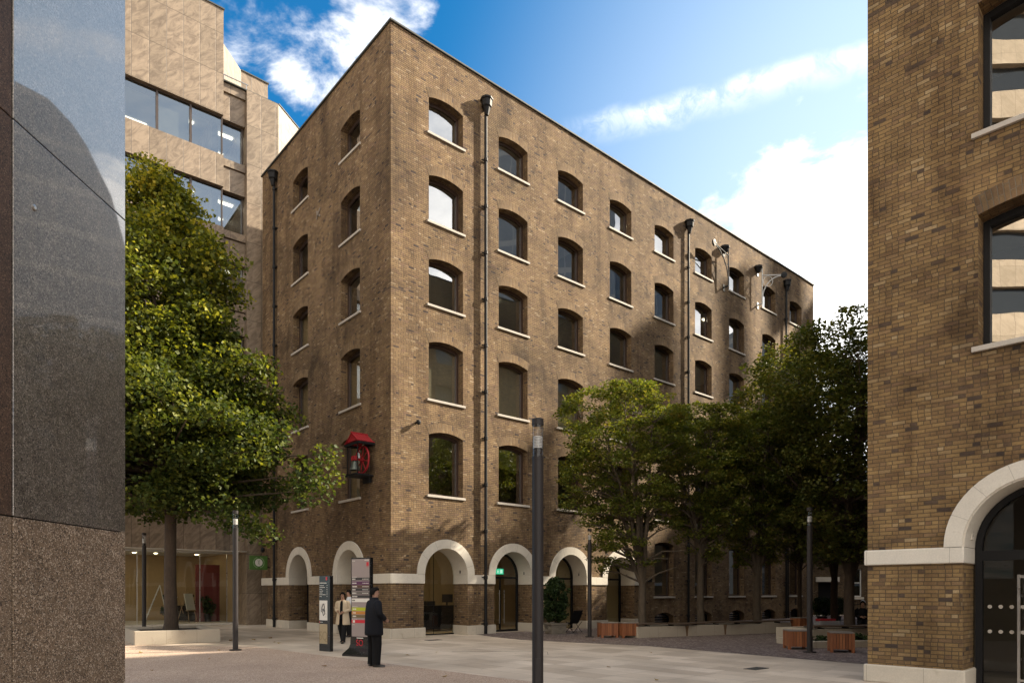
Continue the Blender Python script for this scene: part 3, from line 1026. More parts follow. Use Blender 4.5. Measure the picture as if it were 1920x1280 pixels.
# ---- small fixtures on the walls
def wall_fixture(name, x, y, z, rz, mat, kind='cam'):
    mb = MB()
    M = Matrix.Translation((x, y, z)) @ Matrix.Rotation(rz, 4, 'Z')
    if kind == 'cam':
        mb.box(-.04, .04, -.12, 0, -.03, .03, M=M)
        mb.lathe([(.02, -.10), (.075, -.06), (.085, .02), (.06, .07), (.01, .085)], 12, (0, -.17), M=M)
    elif kind == 'plate':
        for a in (45, -45):
            mb.box(-.24, .24, -.035, -.005, -.04, .04, M=M @ Matrix.Rotation(R(a), 4, 'Y'))
        mb.lathe([(.09, 0), (.09, .03)], 10, M=M @ Matrix.Translation((0, -.035, 0)) @ Matrix.Rotation(R(90), 4, 'X'))
    elif kind == 'flood':
        mb.box(-.12, .12, -.22, -.05, -.10, .08, M=M)
        mb.box(-.03, .03, -.05, 0, -.04, .04, M=M)
    elif kind == 'number':
        mb.box(-.09, .09, -.02, -.004, -.20, .20, M=M)
    return mb.build(name, mat, main, bevel=.004)


wall_fixture('security_camera', 1.05, 0, 7.85, 0, M_BLACK)
wall_fixture('tie_plate', 0, 5.85, 17.55, R(-90), M_TIE, 'plate')
wall_fixture('floodlight', 14.55, 0, 2.25, 0, M_BLACK, 'flood')
np_ = wall_fixture('notice_plate', 29.75, 0, 1.02, 0, M_BLACK, 'number')

# ================================================================== RIGHT BRICK BUILDING
PX, PY = 6.72, 12.90
RZ2 = atan2(0.696, 0.718)
rbld = thing('brick_building', 'near brick building at the right edge with black framed windows and one glazed arch', 'building', (PX, PY, 0), RZ2)
H2, LEN2, LEN3 = 22.2, 27.0, 44.0
COLS2 = [2.62 + 3.62 * i for i in range(7)]
ROWS2 = [(5.84, 8.10, .10), (9.48, 11.70, .10), (13.10, 15.2, .10), (16.7, 18.4, .10)]
RD2 = .36
wb = MB()
WW2 = 1.72
AR2, AS2 = 1.125, 2.46
up = [(c - WW2 / 2, c + WW2 / 2, [(s, sp, ri, RD2, None) for s, sp, ri in ROWS2]) for c in COLS2]
wall_zone(wb, (0, 0, 0), (0, -1, 0), (1, 0, 0), 0, LEN2, 5.0, H2, up)
lo = [(c + .04 - AR2, c + .04 + AR2, [(0, AS2, AR2, .80, AS2)]) for c in COLS2]
wall_zone(wb, (0, 0, 0), (0, -1, 0), (1, 0, 0), 0, LEN2, 0, 5.0, lo, 14)
cols3 = [(c - .8, c + .8, [(s, sp, ri, .3, None) for s, sp, ri in ROWS2]) for c in [2.6 + 3.4 * i for i in range(12)]]
wall_zone(wb, (0, 0, 0), (1, 0, 0), (0, -1, 0), 0, LEN3, 0, H2, cols3, 6)
wb.face([(0, -LEN2, 0), (14, -LEN2, 0), (14, -LEN2, H2), (0, -LEN2, H2)])
wb.face([(LEN3, 0, 0), (LEN3, -14, 0), (LEN3, -14, H2), (LEN3, 0, H2)])
wb.build('wall', M_BRICK_NEAR, rbld)
rb = MB()
rb.prism([(0.05, -.05), (LEN3 - .05, -.05), (LEN3 - .05, -14), (14, -14), (14, -LEN2 + .05), (.05, -LEN2 + .05)], 0, .1, M=Matrix(((1, 0, 0, 0), (0, 0, 1, 0), (0, 1, 0, H2 - .3), (0, 0, 0, 1))))
rb.build('roof', M_LEAD, rbld)
cb = MB()
cb.box(-.06, .4, -LEN2, .06, H2, H2 + .08); cb.box(.4, LEN3, -.4, .06, H2, H2 + .08)
cb.build('coping', M_LEAD, rbld)
def bands2(name, mat, z0, z1, pr, ins):
    def one(*a):
        q = MB(); q.box(*a); q.build(name, mat, rbld, bevel=.02)
    e = [0.0] + [q for c in COLS2 for q in (c + .04 - AR2 + ins, c + .04 + AR2 - ins)] + [LEN2]
    for i in range(0, len(e), 2):
        a = -pr if i == 0 else e[i]
        one(-pr, .80, -e[i + 1], -a, z0, z1)
    one(.80, LEN3, 0.0, pr, z0, z1)


bands2('stone_band', M_WHITE_STONE, 2.18, AS2, .05, .03)
bands2('plinth', M_PLINTH, 0, .325, .06, .05)
wproto = {}
for r_, (s, sp, rise) in enumerate(ROWS2):
    for i, c in enumerate(COLS2[:3]):
        if r_ not in wproto:
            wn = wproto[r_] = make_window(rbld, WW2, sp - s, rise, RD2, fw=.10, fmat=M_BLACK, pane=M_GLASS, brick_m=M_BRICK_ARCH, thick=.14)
        else:
            wn = copy_tree(wproto[r_], rbld)
        wn.location = (0, -c, s)
        wn.rotation_euler = (0, 0, R(-90))
gb = MB()
gb.face([(1, -.42, .5), (LEN3 - 1, -.42, .5), (LEN3 - 1, -.42, 19), (1, -.42, 19)])
gb.build('side_glazing', M_GLASS_GREY, rbld)
ib = MB()
ib.box(3.2, 13, -LEN2 + 1, -.6, .05, 21, mi=0)
ib.box(.6, 3.2, -LEN2 + 1, -.5, 4.7, 5.0, mi=1)
for z in (8.65, 12.3, 15.9, 19.5):
    ib.box(.6, 3.2, -LEN2 + 1, -.5, z, z + .3, mi=1)
ib.box(13.2, LEN3 - 1, -5, -1.6, .05, 21, mi=0)
ib.build('interior', [M_ROOM, M_CEIL], rbld)
sa_ = AS
for i, c in enumerate(COLS2[:3]):
    M = Matrix.Translation((0, -(c + .04), 0)) @ Matrix.Rotation(R(-90), 4, 'Z')
    n = 28
    mb = MB()
    Ri, Ro, pr, dep = 1.095, 1.40, .055, .80
    for k in range(n):
        a0, a1 = pi - pi * k / n, pi - pi * (k + 1) / n
        def Q(r, a, dd): return M @ Vector((r * cos(a), dd, AS2 + r * sin(a)))
        mb.face([Q(Ri + .03, a0, -pr), Q(Ri + .03, a1, -pr), Q(Ro, a1, -pr), Q(Ro, a0, -pr)], uv=[(k * .154, 0), (k * .154 + .154, 0), (k * .154 + .154, .3), (k * .154, .3)])
        mb.face([Q(Ro, a0, -pr), Q(Ro, a1, -pr), Q(Ro, a1, .02), Q(Ro, a0, .02)])
        mb.face([Q(Ri + .03, a0, -pr), Q(Ri + .03, a1, -pr), Q(Ri + .03, a1, -pr + .03), Q(Ri + .03, a0, -pr + .03)])
        mb.face([Q(Ri + .03, a0, -pr + .03), Q(Ri + .03, a1, -pr + .03), Q(Ri, a1, -pr + .03), Q(Ri, a0, -pr + .03)])
        mb.face([Q(Ri, a0, -pr + .03), Q(Ri, a1, -pr + .03), Q(Ri, a1, dep), Q(Ri, a0, dep)], uv=[(.3, 0), (.5, 0), (.5, 1), (.3, 1)])
    arch = mb.build('archway', M_ARCH_STONE, rbld)
    for sx in (-1, 1):
        pl = MB()
        pl.box(sx * (Ri - .03), sx * (Ri + .01), .36, .50, 2.60, 2.86, M=M)
        pl.box(sx * (Ri - .04), sx * (Ri - .03), .40, .46, 2.66, 2.80, M=M, mi=1)
        pl.build('wall_light', [M_WHITE_STONE, M_SILL], arch)
    fm = MB()
    r2 = Ri - .01
    for k in range(n):
        a0, a1 = pi * k / n, pi * (k + 1) / n
        def Q(r, a, dd): return M @ Vector((r * cos(a), dd, AS2 + r * sin(a)))
        fm.face([Q(r2, a0, .70), Q(r2, a1, .70), Q(r2 - .10, a1, .70), Q(r2 - .10, a0, .70)])
        fm.face([Q(r2 - .10, a0, .70), Q(r2 - .10, a1, .70), Q(r2 - .10, a1, .82), Q(r2 - .10, a0, .82)])
    for sx in (-1, 1):
        fm.box(sx * r2 - (.10 if sx > 0 else 0), sx * r2 + (0 if sx > 0 else .10), .70, .82, 0, AS2, M=M)
    fm.box(-r2 + .1, r2 - .1, .70, .82, AS2 - .22, AS2 - .05, M=M)
    fm.box(-r2 + .1, r2 - .1, .71, .80, 0, .06, M=M)
    fm.build('door_frame', M_BLACK, arch)
    gm = MB()
    poly = [(-r2, 0), (r2, 0)] + [(r2 * cos(pi * k / n), AS2 + r2 * sin(pi * k / n)) for k in range(n + 1)]
    gm.face([M @ Vector((a, .77, z)) for a, z in poly])
    for zz in (1.42, .98):
        for k in range(12):
            gm.lathe([(.034, 0), (.034, .004)], 12, M=M @ Matrix.Translation((-.88 + k * .16, .765, zz)) @ Matrix.Rotation(R(90), 4, 'X'), mi=1)
    gm.build('pane', [M_GLASS_DOOR, M_SILL], arch)
    dm = MB()
    for x0, x1 in ((-.46, -.42), (.42, .46)):
        dm.box(x0, x1, .62, .68, .10, 1.98, M=M)
    dm.box(-.42, .42, .63, .67, 1.92, 1.97, M=M); dm.box(-.42, .42, .63, .67, .14, .18, M=M)
    dm.box(-.46, -.42, .68, .76, .5, .54, M=M); dm.box(.42, .46, .68, .76, .5, .54, M=M)
    dm.box(-.46, -.42, .68, .76, 1.6, 1.64, M=M); dm.box(.42, .46, .68, .76, 1.6, 1.64, M=M)
    dm.build('door_handle', M_STEEL, arch)

# ================================================================== BEIGE STONE OFFICE
QX, QY = -12.47 * 1.06, 32.2 * 1.06
RZ3 = R(39.358)
off = thing('stone_office_building', 'beige veined stone office block with strips of blue reflecting windows behind the left tree', 'building', (QX, QY, 0), RZ3)
OFFM = Matrix.Translation((QX, QY, 0)) @ Matrix.Rotation(RZ3, 4, 'Z')
def zs(z): return 1.69 + (z - 1.69) * 1.06
XL, XB, XP, XE = -13.0, -1.155, -.035, 1.56
GH = zs(3.57)
heads = [zs(7.15 + 3.3 * k) for k in range(6)]
sills = [zs(5.17)] + [zs(8.6 + 3.3 * k) for k in range(5)]
TOP_A, TOP_B = zs(28.5), zs(25.3)
wb = MB()
zprev = GH
WDEP = .16
for s, h in zip(sills, heads):
    wb.box(XL, XB, 0, .9, zprev, s)
    zprev = h
wb.box(XL, XB, 0, .9, zprev, TOP_A)
wb.box(XB - .3, XB, .9, 8, sills[0], TOP_A)
# bay spandrels, set back
zprev = GH
for s, h in zip(sills, heads):
    wb.box(XB, XP, .26, .9, zprev, s - .42)
    wb.box(XB, XP, .20, .9, s - .36, s)
    wb.box(XB, XP, .34, .9, s - .42, s - .36)
    zprev = h
wb.box(XB, XP, .26, .9, zprev, TOP_B - .5)
wb.box(XB, XP, .18, .9, TOP_B - .42, TOP_B)
wb.box(XB, XP, .30, .9, TOP_B - .5, TOP_B - .42)
# pier
wb.box(XP, XE, 0, 1.6, 0, TOP_B)
wb.box(XL, XP, 8.0, 8.3, 0, TOP_A)
wb.build('wall', M_BEIGE, off)
ch = MB()
chd = Vector((0.8, 0.6, 0))
pz = [(XE, .02), (XE + 7 * .8, .02 + 7 * .6), (XE + 7 * .8, 9), (XP, 9), (XP, 1.6), (XE, 1.6)]
ch.prism(pz, 0, TOP_B - .02, M=Matrix(((1, 0, 0, 0), (0, 0, 1, 0), (0, 1, 0, 0), (0, 0, 0, 1))))
ch.build('corner_wall', M_BEIGE, off)
v3 = MB()
pz = [(XB, 1.5), (-.49, 2.17), (.79, 3.45), (2.27, 3.52), (2.27, 8), (XB, 8)]
v3.prism(pz, TOP_B - .1, TOP_A, M=Matrix(((1, 0, 0, 0), (0, 0, 1, 0), (0, 1, 0, 0), (0, 0, 0, 1))))
v3.build('roof_storey', M_BEIGE, off)
cp = MB()
cp.box(XL, XB + .04, -.05, .3, TOP_A, TOP_A + .06)
cp.box(XB + .04, XE + .03, .06, .4, TOP_B + .02, TOP_B + .07)
cp.prism([(XE + .03, 0.0), (XE + 7 * .8, 7 * .6 - .02), (XE + 7 * .8, 7 * .6 + .2), (XE + .03, .25)], TOP_B + .02, TOP_B + .08, M=Matrix(((1, 0, 0, 0), (0, 0, 1, 0), (0, 1, 0, 0), (0, 0, 0, 1))))
cp.prism([(.79, 3.40), (2.32, 3.47), (2.32, 3.7), (.79, 3.7)], TOP_A, TOP_A + .06, M=Matrix(((1, 0, 0, 0), (0, 0, 1, 0), (0, 1, 0, 0), (0, 0, 0, 1))))
cp.build('coping', M_LEAD, off)
rl = MB()
rl.tube([(XB, .1, TOP_B + .32), (XP + .1, .1, TOP_B + .32)], .03, 8)
for x in (XB + .05, XP): rl.tube([(x, .1, TOP_B), (x, .1, TOP_B + .32)], .02, 6)
rl.build('roof_rail', M_STEEL, off)

MUL = [-1.155 - 1.457 * k for k in range(9)]
def office_window(x0, x1, s, h, dep):
    fm = MB()
    t_ = .05
    fm.box(x0, x0 + t_, dep, dep + .12, s, h); fm.box(x1 - t_, x1, dep, dep + .12, s, h)
    fm.box(x0 + t_, x1 - t_, dep, dep + .12, s, s + t_); fm.box(x0 + t_, x1 - t_, dep, dep + .12, h - t_, h)
    wn = fm.build('window', M_FRAME_OFF, off)
    pm = MB(); pm.face([(x0 + t_, dep + .06, s + t_), (x1 - t_, dep + .06, s + t_), (x1 - t_, dep + .06, h - t_), (x0 + t_, dep + .06, h - t_)])
    pm.build('pane', M_GLASS_OFFICE, wn)
    return wn


M_FRAME_OFF = plain('bronze_window_frame', (0.085, 0.065, 0.055), 0.4, metal=0.5)
blinds = {(5, 1), (4, 1)}
for k, (s, h) in enumerate(zip(sills, heads)):
    office_window(XB + .01, XP - .06, s, h, .45)
    for j in range(6):
        wn = office_window(MUL[j + 1], MUL[j], s, h, WDEP)
        if (k, j) in blinds or (k == 5 and j == 3):
            mb = MB(); x0 = MUL[j + 1] + (.0 if j != 3 else .7)
            mb.box(x0 + .05, MUL[j] - .05, WDEP + .16, WDEP + .17, s + .05, h - .05)
            mb.build('blind', M_BLIND, wn)
ib = MB()
for k, (s, h) in enumerate(zip(sills, heads)):
    ib.box(XL, XP, .92, 7.8, h + .25, h + .55, mi=0)
    ib.box(XL, XP, 6.0, 6.1, s - .9, h + .25, mi=1)
    for x in (-.7, -2.6, -4.4, -6.4):
        for y in (1.9, 3.6):
            if k >= 3 and (x > -3 or y > 3):
                ib.box(x - .55, x + .55, y - .1, y + .1, h + .19, h + .24, mi=2)
ib.build('interior', [M_CEIL, M_ROOM, M_TUBE], off)
# lobby behind a glass front
GY = 1.5
lb = MB()
lb.box(XL, XP, GY - .02, 8, GH, GH + .06, mi=0)
lb.box(XL, XP, 0, GY - .02, GH - .02, GH - .001, mi=0)
lb.box(XL, XP, 7.0, 7.1, .1, GH, mi=1)
lb.box(XL, XP, GY - .22, 7.6, 0.005, .10, mi=2)
for x in (-1.6, -2.7, -3.6, -4.6, -5.6):
    for y in (2.6, 4.6):
        lb.lathe([(.085, GH - .012), (.085, GH - .004)], 12, (x + (.4 if y > 4 else 0), y), mi=3)
lb.box(XP - .1, XP - .02, GY, 7, .1, GH, mi=1)
lb.build('lobby', [M_CEIL, M_TAN, M_WHITE_STONE, M_SPOT], off)
rp = MB(); rp.box(-1.55, -.35, 3.4, 3.5, .1, 3.1); rp.build('red_panel', M_RED_PANEL, off)
gl = MB()
GM = [-.55, -1.85, -3.25, -4.65, -6.05, -7.5, -9.0]
xs_ = [XP - .03] + GM
for a, c in zip(xs_[1:], xs_[:-1]):
    gl.face([(a + .008, GY, .10), (c - .008, GY, .10), (c - .008, GY, GH), (a + .008, GY, GH)])
gl.build('shopfront_glass', M_GLASS_SHOP, off)
gf = MB()
for x in GM: gf.box(x - .012, x + .012, GY - .02, GY + .06, .10, GH)
gf.box(XL, XP, GY - .03, GY + .05, GH - .08, GH - .022)
gf.build('shopfront_frame', M_STEEL, off)

# ================================================================== GRANITE WALL (left foreground)
gw = thing('granite_clad_wall', 'polished granite clad wall standing tall at the left edge of the photo', 'wall', (-2.83, 5.0, 0), 0)
gdir = atan2(0.03, 1)   # runs almost along the view
gw.rotation_euler = (0, 0, -gdir)
J1, J2, V1 = 2.12, 4.40, -1.085
g1 = MB()
def panel(mb, y0, y1, z0, z1, x=0.0):
    mb.box(-.06, x, y0 + .004, y1 - .004, z0 + .004, z1 - .004)
core = MB(); core.box(-4, -.03, -9, -.012, 0, 9.1); core.build('core', M_JOINT, gw)
zj = [J2 - .0, J2 + 2.28, 9.0]
p = MB(); panel(p, V1, 0, J1, J2); p.build('cladding_panel', M_GRANITE_POL, gw, bevel=.003)
for a, c in zip(zj[:-1], zj[1:]):
    p = MB(); panel(p, V1, 0, a, c); p.build('cladding_panel', M_GRANITE_POL, gw, bevel=.003)
p = MB(); panel(p, V1, 0, 0, J1); p.build('cladding_panel', M_GRANITE_ROUGH, gw, bevel=.003)
for i in range(4):
    y1 = V1 - i * 1.2
    for a, c, mt in ((J1, J2, M_GRANITE_DARK), (J2, zj[1], M_GRANITE_DARK), (zj[1], 9.0, M_GRANITE_DARK), (0, J1, M_GRANITE_ROUGH)):
        p = MB(); panel(p, y1 - 1.2, y1, a, c, x=-.004); p.build('cladding_panel', mt, gw, bevel=.003)
e = MB(); e.box(-4, -.064, -.012, 0, 0, 9.0); e.build('end_cladding', M_GRANITE_ROUGH, gw)
st_ = MB()
st_.lathe([(.018, 0), (.018, .006), (.010, .010)], 14, M=Matrix.Translation((0.0, -.92, 3.98)) @ Matrix.Rotation(R(90), 4, 'Y'))
st_.build('stud', M_STEEL, gw)

# ================================================================== TOWER AND CLOSING BUILDING
tw = thing('glass_tower', 'tall curved glass tower beyond the right building, seen mirrored in polished granite and windows', 'building', (0, 0, 0), 0)
m, t = new_mat('tower_curtain_wall')
uv = t.n('ShaderNodeUVMap', uv_map='UVMap').outputs[0]
sp = t.n('ShaderNodeSeparateXYZ', {0: uv})
fu = t.m('FRACT', t.m('DIVIDE', sp.outputs[0], 1.6)); fv = t.m('FRACT', t.m('DIVIDE', sp.outputs[1], 3.6))
ln = t.m('MAXIMUM', t.m('LESS_THAN', fu, .08), t.m('LESS_THAN', fv, .16))
c = t.mix(ln, (0.09, 0.125, 0.17), (0.24, 0.26, 0.28))
out(t, t.n('ShaderNodeBsdfPrincipled', {'Base Color': c, 'Roughness': t.m('ADD', .25, t.m('MULTIPLY', ln, .4)), 'Specular IOR Level': .5}))
M_TOWER = m
mb = MB()
# curved corner: the front edge leans back from the left foot A towards B as it rises
fA, fB = Vector((31.4, 60.0)), Vector((54.0, 42.0))
prof = [(0, 0), (.0, 25.5), (.028, 31), (.08, 36.8), (.145, 40.6), (.18, 42), (.24, 43.5), (.32, 44), (.36, 36), (.50, 32), (.62, 30), (.80, 30), (1.0, 30)]
front = [fA + (fB - fA) * q for q, z in prof]
dv_ = Vector((0.60, 0.80)) * 22
for i in range(len(prof) - 1):
    (q0, z0), (q1, z1) = prof[i], prof[i + 1]
    a, c = front[i], front[i + 1]
    mb.face([(a.x, a.y, z0), (c.x, c.y, z1), (c.x + dv_.x, c.y + dv_.y, z1), (a.x + dv_.x, a.y + dv_.y, z0)])
for i in range(1, len(prof) - 1):
    (q0, z0), (q1, z1) = prof[i], prof[i + 1]
    a, c = front[i], front[i + 1]
    if q1 > q0:
        mb.face([(a.x, a.y, 0), (c.x, c.y, 0), (c.x, c.y, z1), (a.x, a.y, z0)])
        mb.face([(a.x + dv_.x, a.y + dv_.y, 0), (c.x + dv_.x, c.y + dv_.y, 0), (c.x + dv_.x, c.y + dv_.y, z1), (a.x + dv_.x, a.y + dv_.y, z0)])
mb.box(fB.x, 84, fB.y, 62, 0, 30)
mb.build('curtain_wall', M_TOWER, tw)
# unseen panels added above the tower roof to break up sun on the facade
rs_ = random.Random(12)
mb = MB()
q = .47
ux = (fB - fA).normalized()
while q < .85:
    wq = rs_.uniform(.045, .085)
    z0, z1 = rs_.uniform(33.5, 37.5), rs_.uniform(41.0, 44.5)
    a, c = fA + (fB - fA) * q, fA + (fB - fA) * min(.855, q + wq)
    a = a + Vector((1.2, 1.6)); c = c + Vector((1.2, 1.6))
    mb.face([(a.x, a.y, z0), (c.x, c.y, z0), (c.x, c.y, z1), (a.x, a.y, z1)])
    mb.tube([(a.x, a.y, 29), (a.x, a.y, z1)], .12, 6)
    q += wq + rs_.uniform(.03, .06)
so_ = mb.build('shade_panels', M_LEAD, tw)
sm_ = so_.modifiers.new('thickness', 'SOLIDIFY'); sm_.thickness = .15

po = thing('pale_office_building', 'pale stone office block with long window bands, mirrored in the near building window panes', 'building', (-23, 6, 0), 0)
mb = MB()
z = 0.0
for k in range(11):
    mb.box(-14, 0, -40, 0, z, z + 1.7); z += 1.7
    mb.box(-14, -.35, -40, -.35, z, z + 1.75, mi=1); z += 1.75
mb.box(-14, 0, -40, 0, z, z + 1.2)
mb.build('wall', [M_BEIGE_PALE, M_GLASS_DARK], po)
t2 = thing('lattice_tower', 'square glass tower behind the near brick building, seen only mirrored in window panes', 'building', (0, 0, 0), 0)
mb = MB(); mb.box(53, 72, 14, 33, 0, 62); mb.box(60, 72, 33, 41.9, 0, 44); mb.build('curtain_wall', M_TOWER, t2)  # lower second block is added out of view to keep sun off the plaza

bk = thing('back_building', 'dark brick building closing the far end of the courtyard behind the right trees', 'building', (20.4, 49.0, 0), R(2))
wb = MB(); wall_zone(wb, (0, 0, 0), (1, 0, 0), (0, 1, 0), 0, 24, 0, 9, [(1.6, 2.9, [(0, 2.3, .05, .3, None)]), (3.6, 4.8, [(1.3, 3.3, .05, .3, None)]), (6.2, 7.4, [(1.3, 3.3, .05, .3, None)]), (9, 10.2, [(1.3, 3.3, .05, .3, None)])])
wb.box(0, 24, .9, 8, 0, 8.9)
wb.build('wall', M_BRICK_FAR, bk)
dm = MB(); dm.box(1.6, 2.9, .2, .26, 0, 2.3); dm.build('door', M_BLACK, bk)
dm = MB(); dm.box(1.4, 3.1, -.12, .1, 2.38, 2.72); dm.build('door_canopy', M_WHITE_STONE, bk)
M_WHITE = plain('white_paint', (0.72, 0.72, 0.70), .5)
for x in (3.6, 6.2, 9.0):
    f = MB()
    f.box(x, x + 1.2, .10, .16, 1.3, 1.38); f.box(x, x + 1.2, .10, .16, 3.24, 3.32); f.box(x, x + .07, .10, .16, 1.38, 3.24); f.box(x + 1.13, x + 1.2, .10, .16, 1.38, 3.24)
    f.box(x + .07, x + 1.13, .11, .15, 2.28, 2.34); f.box(x + .57, x + .63, .11, .15, 1.38, 2.28); f.box(x + .57, x + .63, .11, .15, 2.34, 3.24)
    wn = f.build('window', M_WHITE, bk)
    g = MB(); g.face([(x, .14, 1.3), (x + 1.2, .14, 1.3), (x + 1.2, .14, 3.3), (x, .14, 3.3)]); g.build('pane', M_GLASS_OFFICE, wn)
    g = MB(); g.box(x - .1, x + 1.3, -.1, .1, 1.12, 1.285); g.build('sill', M_WHITE_STONE, wn)

# ================================================================== TREES
def leaf_material(name, stops, clump_scale=0.9, trans=0.35, zmid=None, zgain=0.03):
    m, t = new_mat(name)
    geo = t.n('ShaderNodeNewGeometry')
    oc = t.n('ShaderNodeTexCoord').outputs['Object']
    r = geo.outputs['Random Per Island']
    cl = t.noise(oc, clump_scale, 3, 0.6)
    f = t.m('ADD', t.m('MULTIPLY', r, 0.62), t.m('MULTIPLY', t.m('SUBTRACT', cl, 0.30), 0.95), clamp=True)
    if zmid is not None:      # sunlight on the crown top, painted as yellower leaf colour with height
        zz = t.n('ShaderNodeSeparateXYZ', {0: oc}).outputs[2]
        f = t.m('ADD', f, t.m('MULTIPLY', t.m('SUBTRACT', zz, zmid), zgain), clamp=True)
    c = t.ramp(f, stops)
    df = t.n('ShaderNodeBsdfPrincipled', {'Base Color': c, 'Roughness': 0.55, 'Specular IOR Level': 0.22})
    tr = t.n('ShaderNodeBsdfTranslucent', {'Color': t.mix(1.0, c, (1.5, 1.45, 0.6), 'MULTIPLY')})
    out(t, t.n('ShaderNodeMixShader', {0: trans, 1: df.outputs[0], 2: tr.outputs[0]}))
    return m


M_LEAF_BIG = leaf_material('autumn_leaf_sunlit_top', [(0.0, (0.026, 0.046, 0.010)), (0.30, (0.055, 0.078, 0.017)), (0.55, (0.100, 0.118, 0.024)), (0.76, (0.21, 0.225, 0.028)), (0.90, (0.32, 0.31, 0.036)), (1.0, (0.44, 0.37, 0.045))], zmid=9.5, zgain=.045)
M_LEAF_HORN = leaf_material('hornbeam_leaf', [(0.0, (0.036, 0.054, 0.012)), (0.30, (0.085, 0.115, 0.022)), (0.60, (0.155, 0.175, 0.034)), (0.85, (0.24, 0.215, 0.048)), (1.0, (0.31, 0.22, 0.055))])
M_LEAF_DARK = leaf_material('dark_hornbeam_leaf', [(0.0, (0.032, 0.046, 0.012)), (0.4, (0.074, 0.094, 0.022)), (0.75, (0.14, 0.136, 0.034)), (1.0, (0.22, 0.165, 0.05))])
M_LEAF_BUSH = leaf_material('evergreen_leaf', [(0.0, (0.008, 0.018, 0.006)), (0.5, (0.022, 0.042, 0.012)), (1.0, (0.06, 0.09, 0.025))], trans=0.15)


def bark(name, c1, c2):
    m, t = new_mat(name)
    oc = t.n('ShaderNodeTexCoord').outputs['Object']
    n1 = t.noise(t.vm('MULTIPLY', oc, (9, 9, 2.2)), 2.0, 5, 0.65, 0.6)
    n2 = t.noise(oc, 3.5, 4, 0.6)
    c = t.mix(t.m('MULTIPLY', n1, t.m('ADD', n2, 0.45), clamp=True), c1, c2)
    nb = t.n('ShaderNodeBump', {'Strength': 0.8, 'Distance': 0.02, 'Height': n1}).outputs[0]
    out(t, t.n('ShaderNodeBsdfPrincipled', {'Base Color': c, 'Roughness': 0.85, 'Normal': nb}))
    return m


M_BARK = bark('grey_brown_bark', (0.020, 0.014, 0.010), (0.085, 0.058, 0.038))
M_BARK_HORN = bark('smooth_hornbeam_bark', (0.035, 0.026, 0.018), (0.15, 0.115, 0.078))


def leaves_object(name, mat, parent, clumps, size, up, seed, curl=0.35, shape=0.42, clip=None):
    """clumps: (centre, (rx, ry, rz), count); every leaf is one small folded pointed face pair"""
    rg = np.random.default_rng(seed)
    P, S = [], []
    for c, r, n in clumps:
        d = rg.normal(size=(n, 3))
        d /= np.linalg.norm(d, axis=1)[:, None] + 1e-9
        rad = rg.random(n) ** 0.45
        P.append(np.array(c)[None, :] + d * rad[:, None] * np.array(r)[None, :])
    P = np.concatenate(P)
    if clip:                      # a clipped crown: nothing grows past the trimmed outline
        prof, cen, dep, grow = clip
        zz = np.array([p[0] for p in prof]); rr = np.array([p[1] for p in prof])
        lim = np.interp(P[:, 2], zz, rr) * grow + .05 + .16 * rg.random(len(P)) ** 3
        rad_ = np.hypot(P[:, 0] - cen[0], (P[:, 1] - cen[1]) / dep)
        P = P[(rad_ < lim) & (P[:, 2] < prof[-1][0] + .12 * rg.random(len(P)))]
    n = len(P)
    nrm_ = rg.normal(size=(n, 3)) * (1 - up)
    nrm_[:, 2] += up * 1.6
    nrm_ /= np.linalg.norm(nrm_, axis=1)[:, None]
    a = rg.normal(size=(n, 3))
    a -= nrm_ * (a * nrm_).sum(1)[:, None]
    a /= np.linalg.norm(a, axis=1)[:, None]
    b_ = np.cross(nrm_, a)
    s = size * (0.65 + 0.7 * rg.random(n))[:, None]
    fold = curl * s * (0.3 + rg.random(n))[:, None] * 0.5
    v = np.empty((n, 4, 3))
    v[:, 0] = P - a * s * 0.5
    v[:, 1] = P + b_ * s * shape + a * s * 0.02 + nrm_ * fold
    v[:, 2] = P + a * s * 0.5 - nrm_ * fold * 0.6
    v[:, 3] = P - b_ * s * shape + a * s * 0.02 + nrm_ * fold
    idx = np.arange(n * 4).reshape(n, 4)
    tri = np.concatenate([idx[:, [0, 1, 2]], idx[:, [0, 2, 3]]], 1).reshape(-1)
    me = bpy.data.meshes.new(name)
    me.vertices.add(n * 4)
    me.vertices.foreach_set('co', v.reshape(-1))
    me.loops.add(n * 6)
    me.loops.foreach_set('vertex_index', tri.astype(np.int32))
    me.polygons.add(n * 2)
    me.polygons.foreach_set('loop_start', (np.arange(n * 2) * 3).astype(np.int32))
    me.polygons.foreach_set('loop_total', np.full(n * 2, 3, np.int32))
    me.materials.append(mat)
    me.update()
    me.validate()
    o = bpy.data.objects.new(name, me)
    link(o, parent)
    return o


def interp(prof, z):
    for (z0, r0), (z1, r1) in zip(prof[:-1], prof[1:]):
        if z0 <= z <= z1:
            return r0 + (r1 - r0) * (z - z0) / (z1 - z0)
    return 0.0


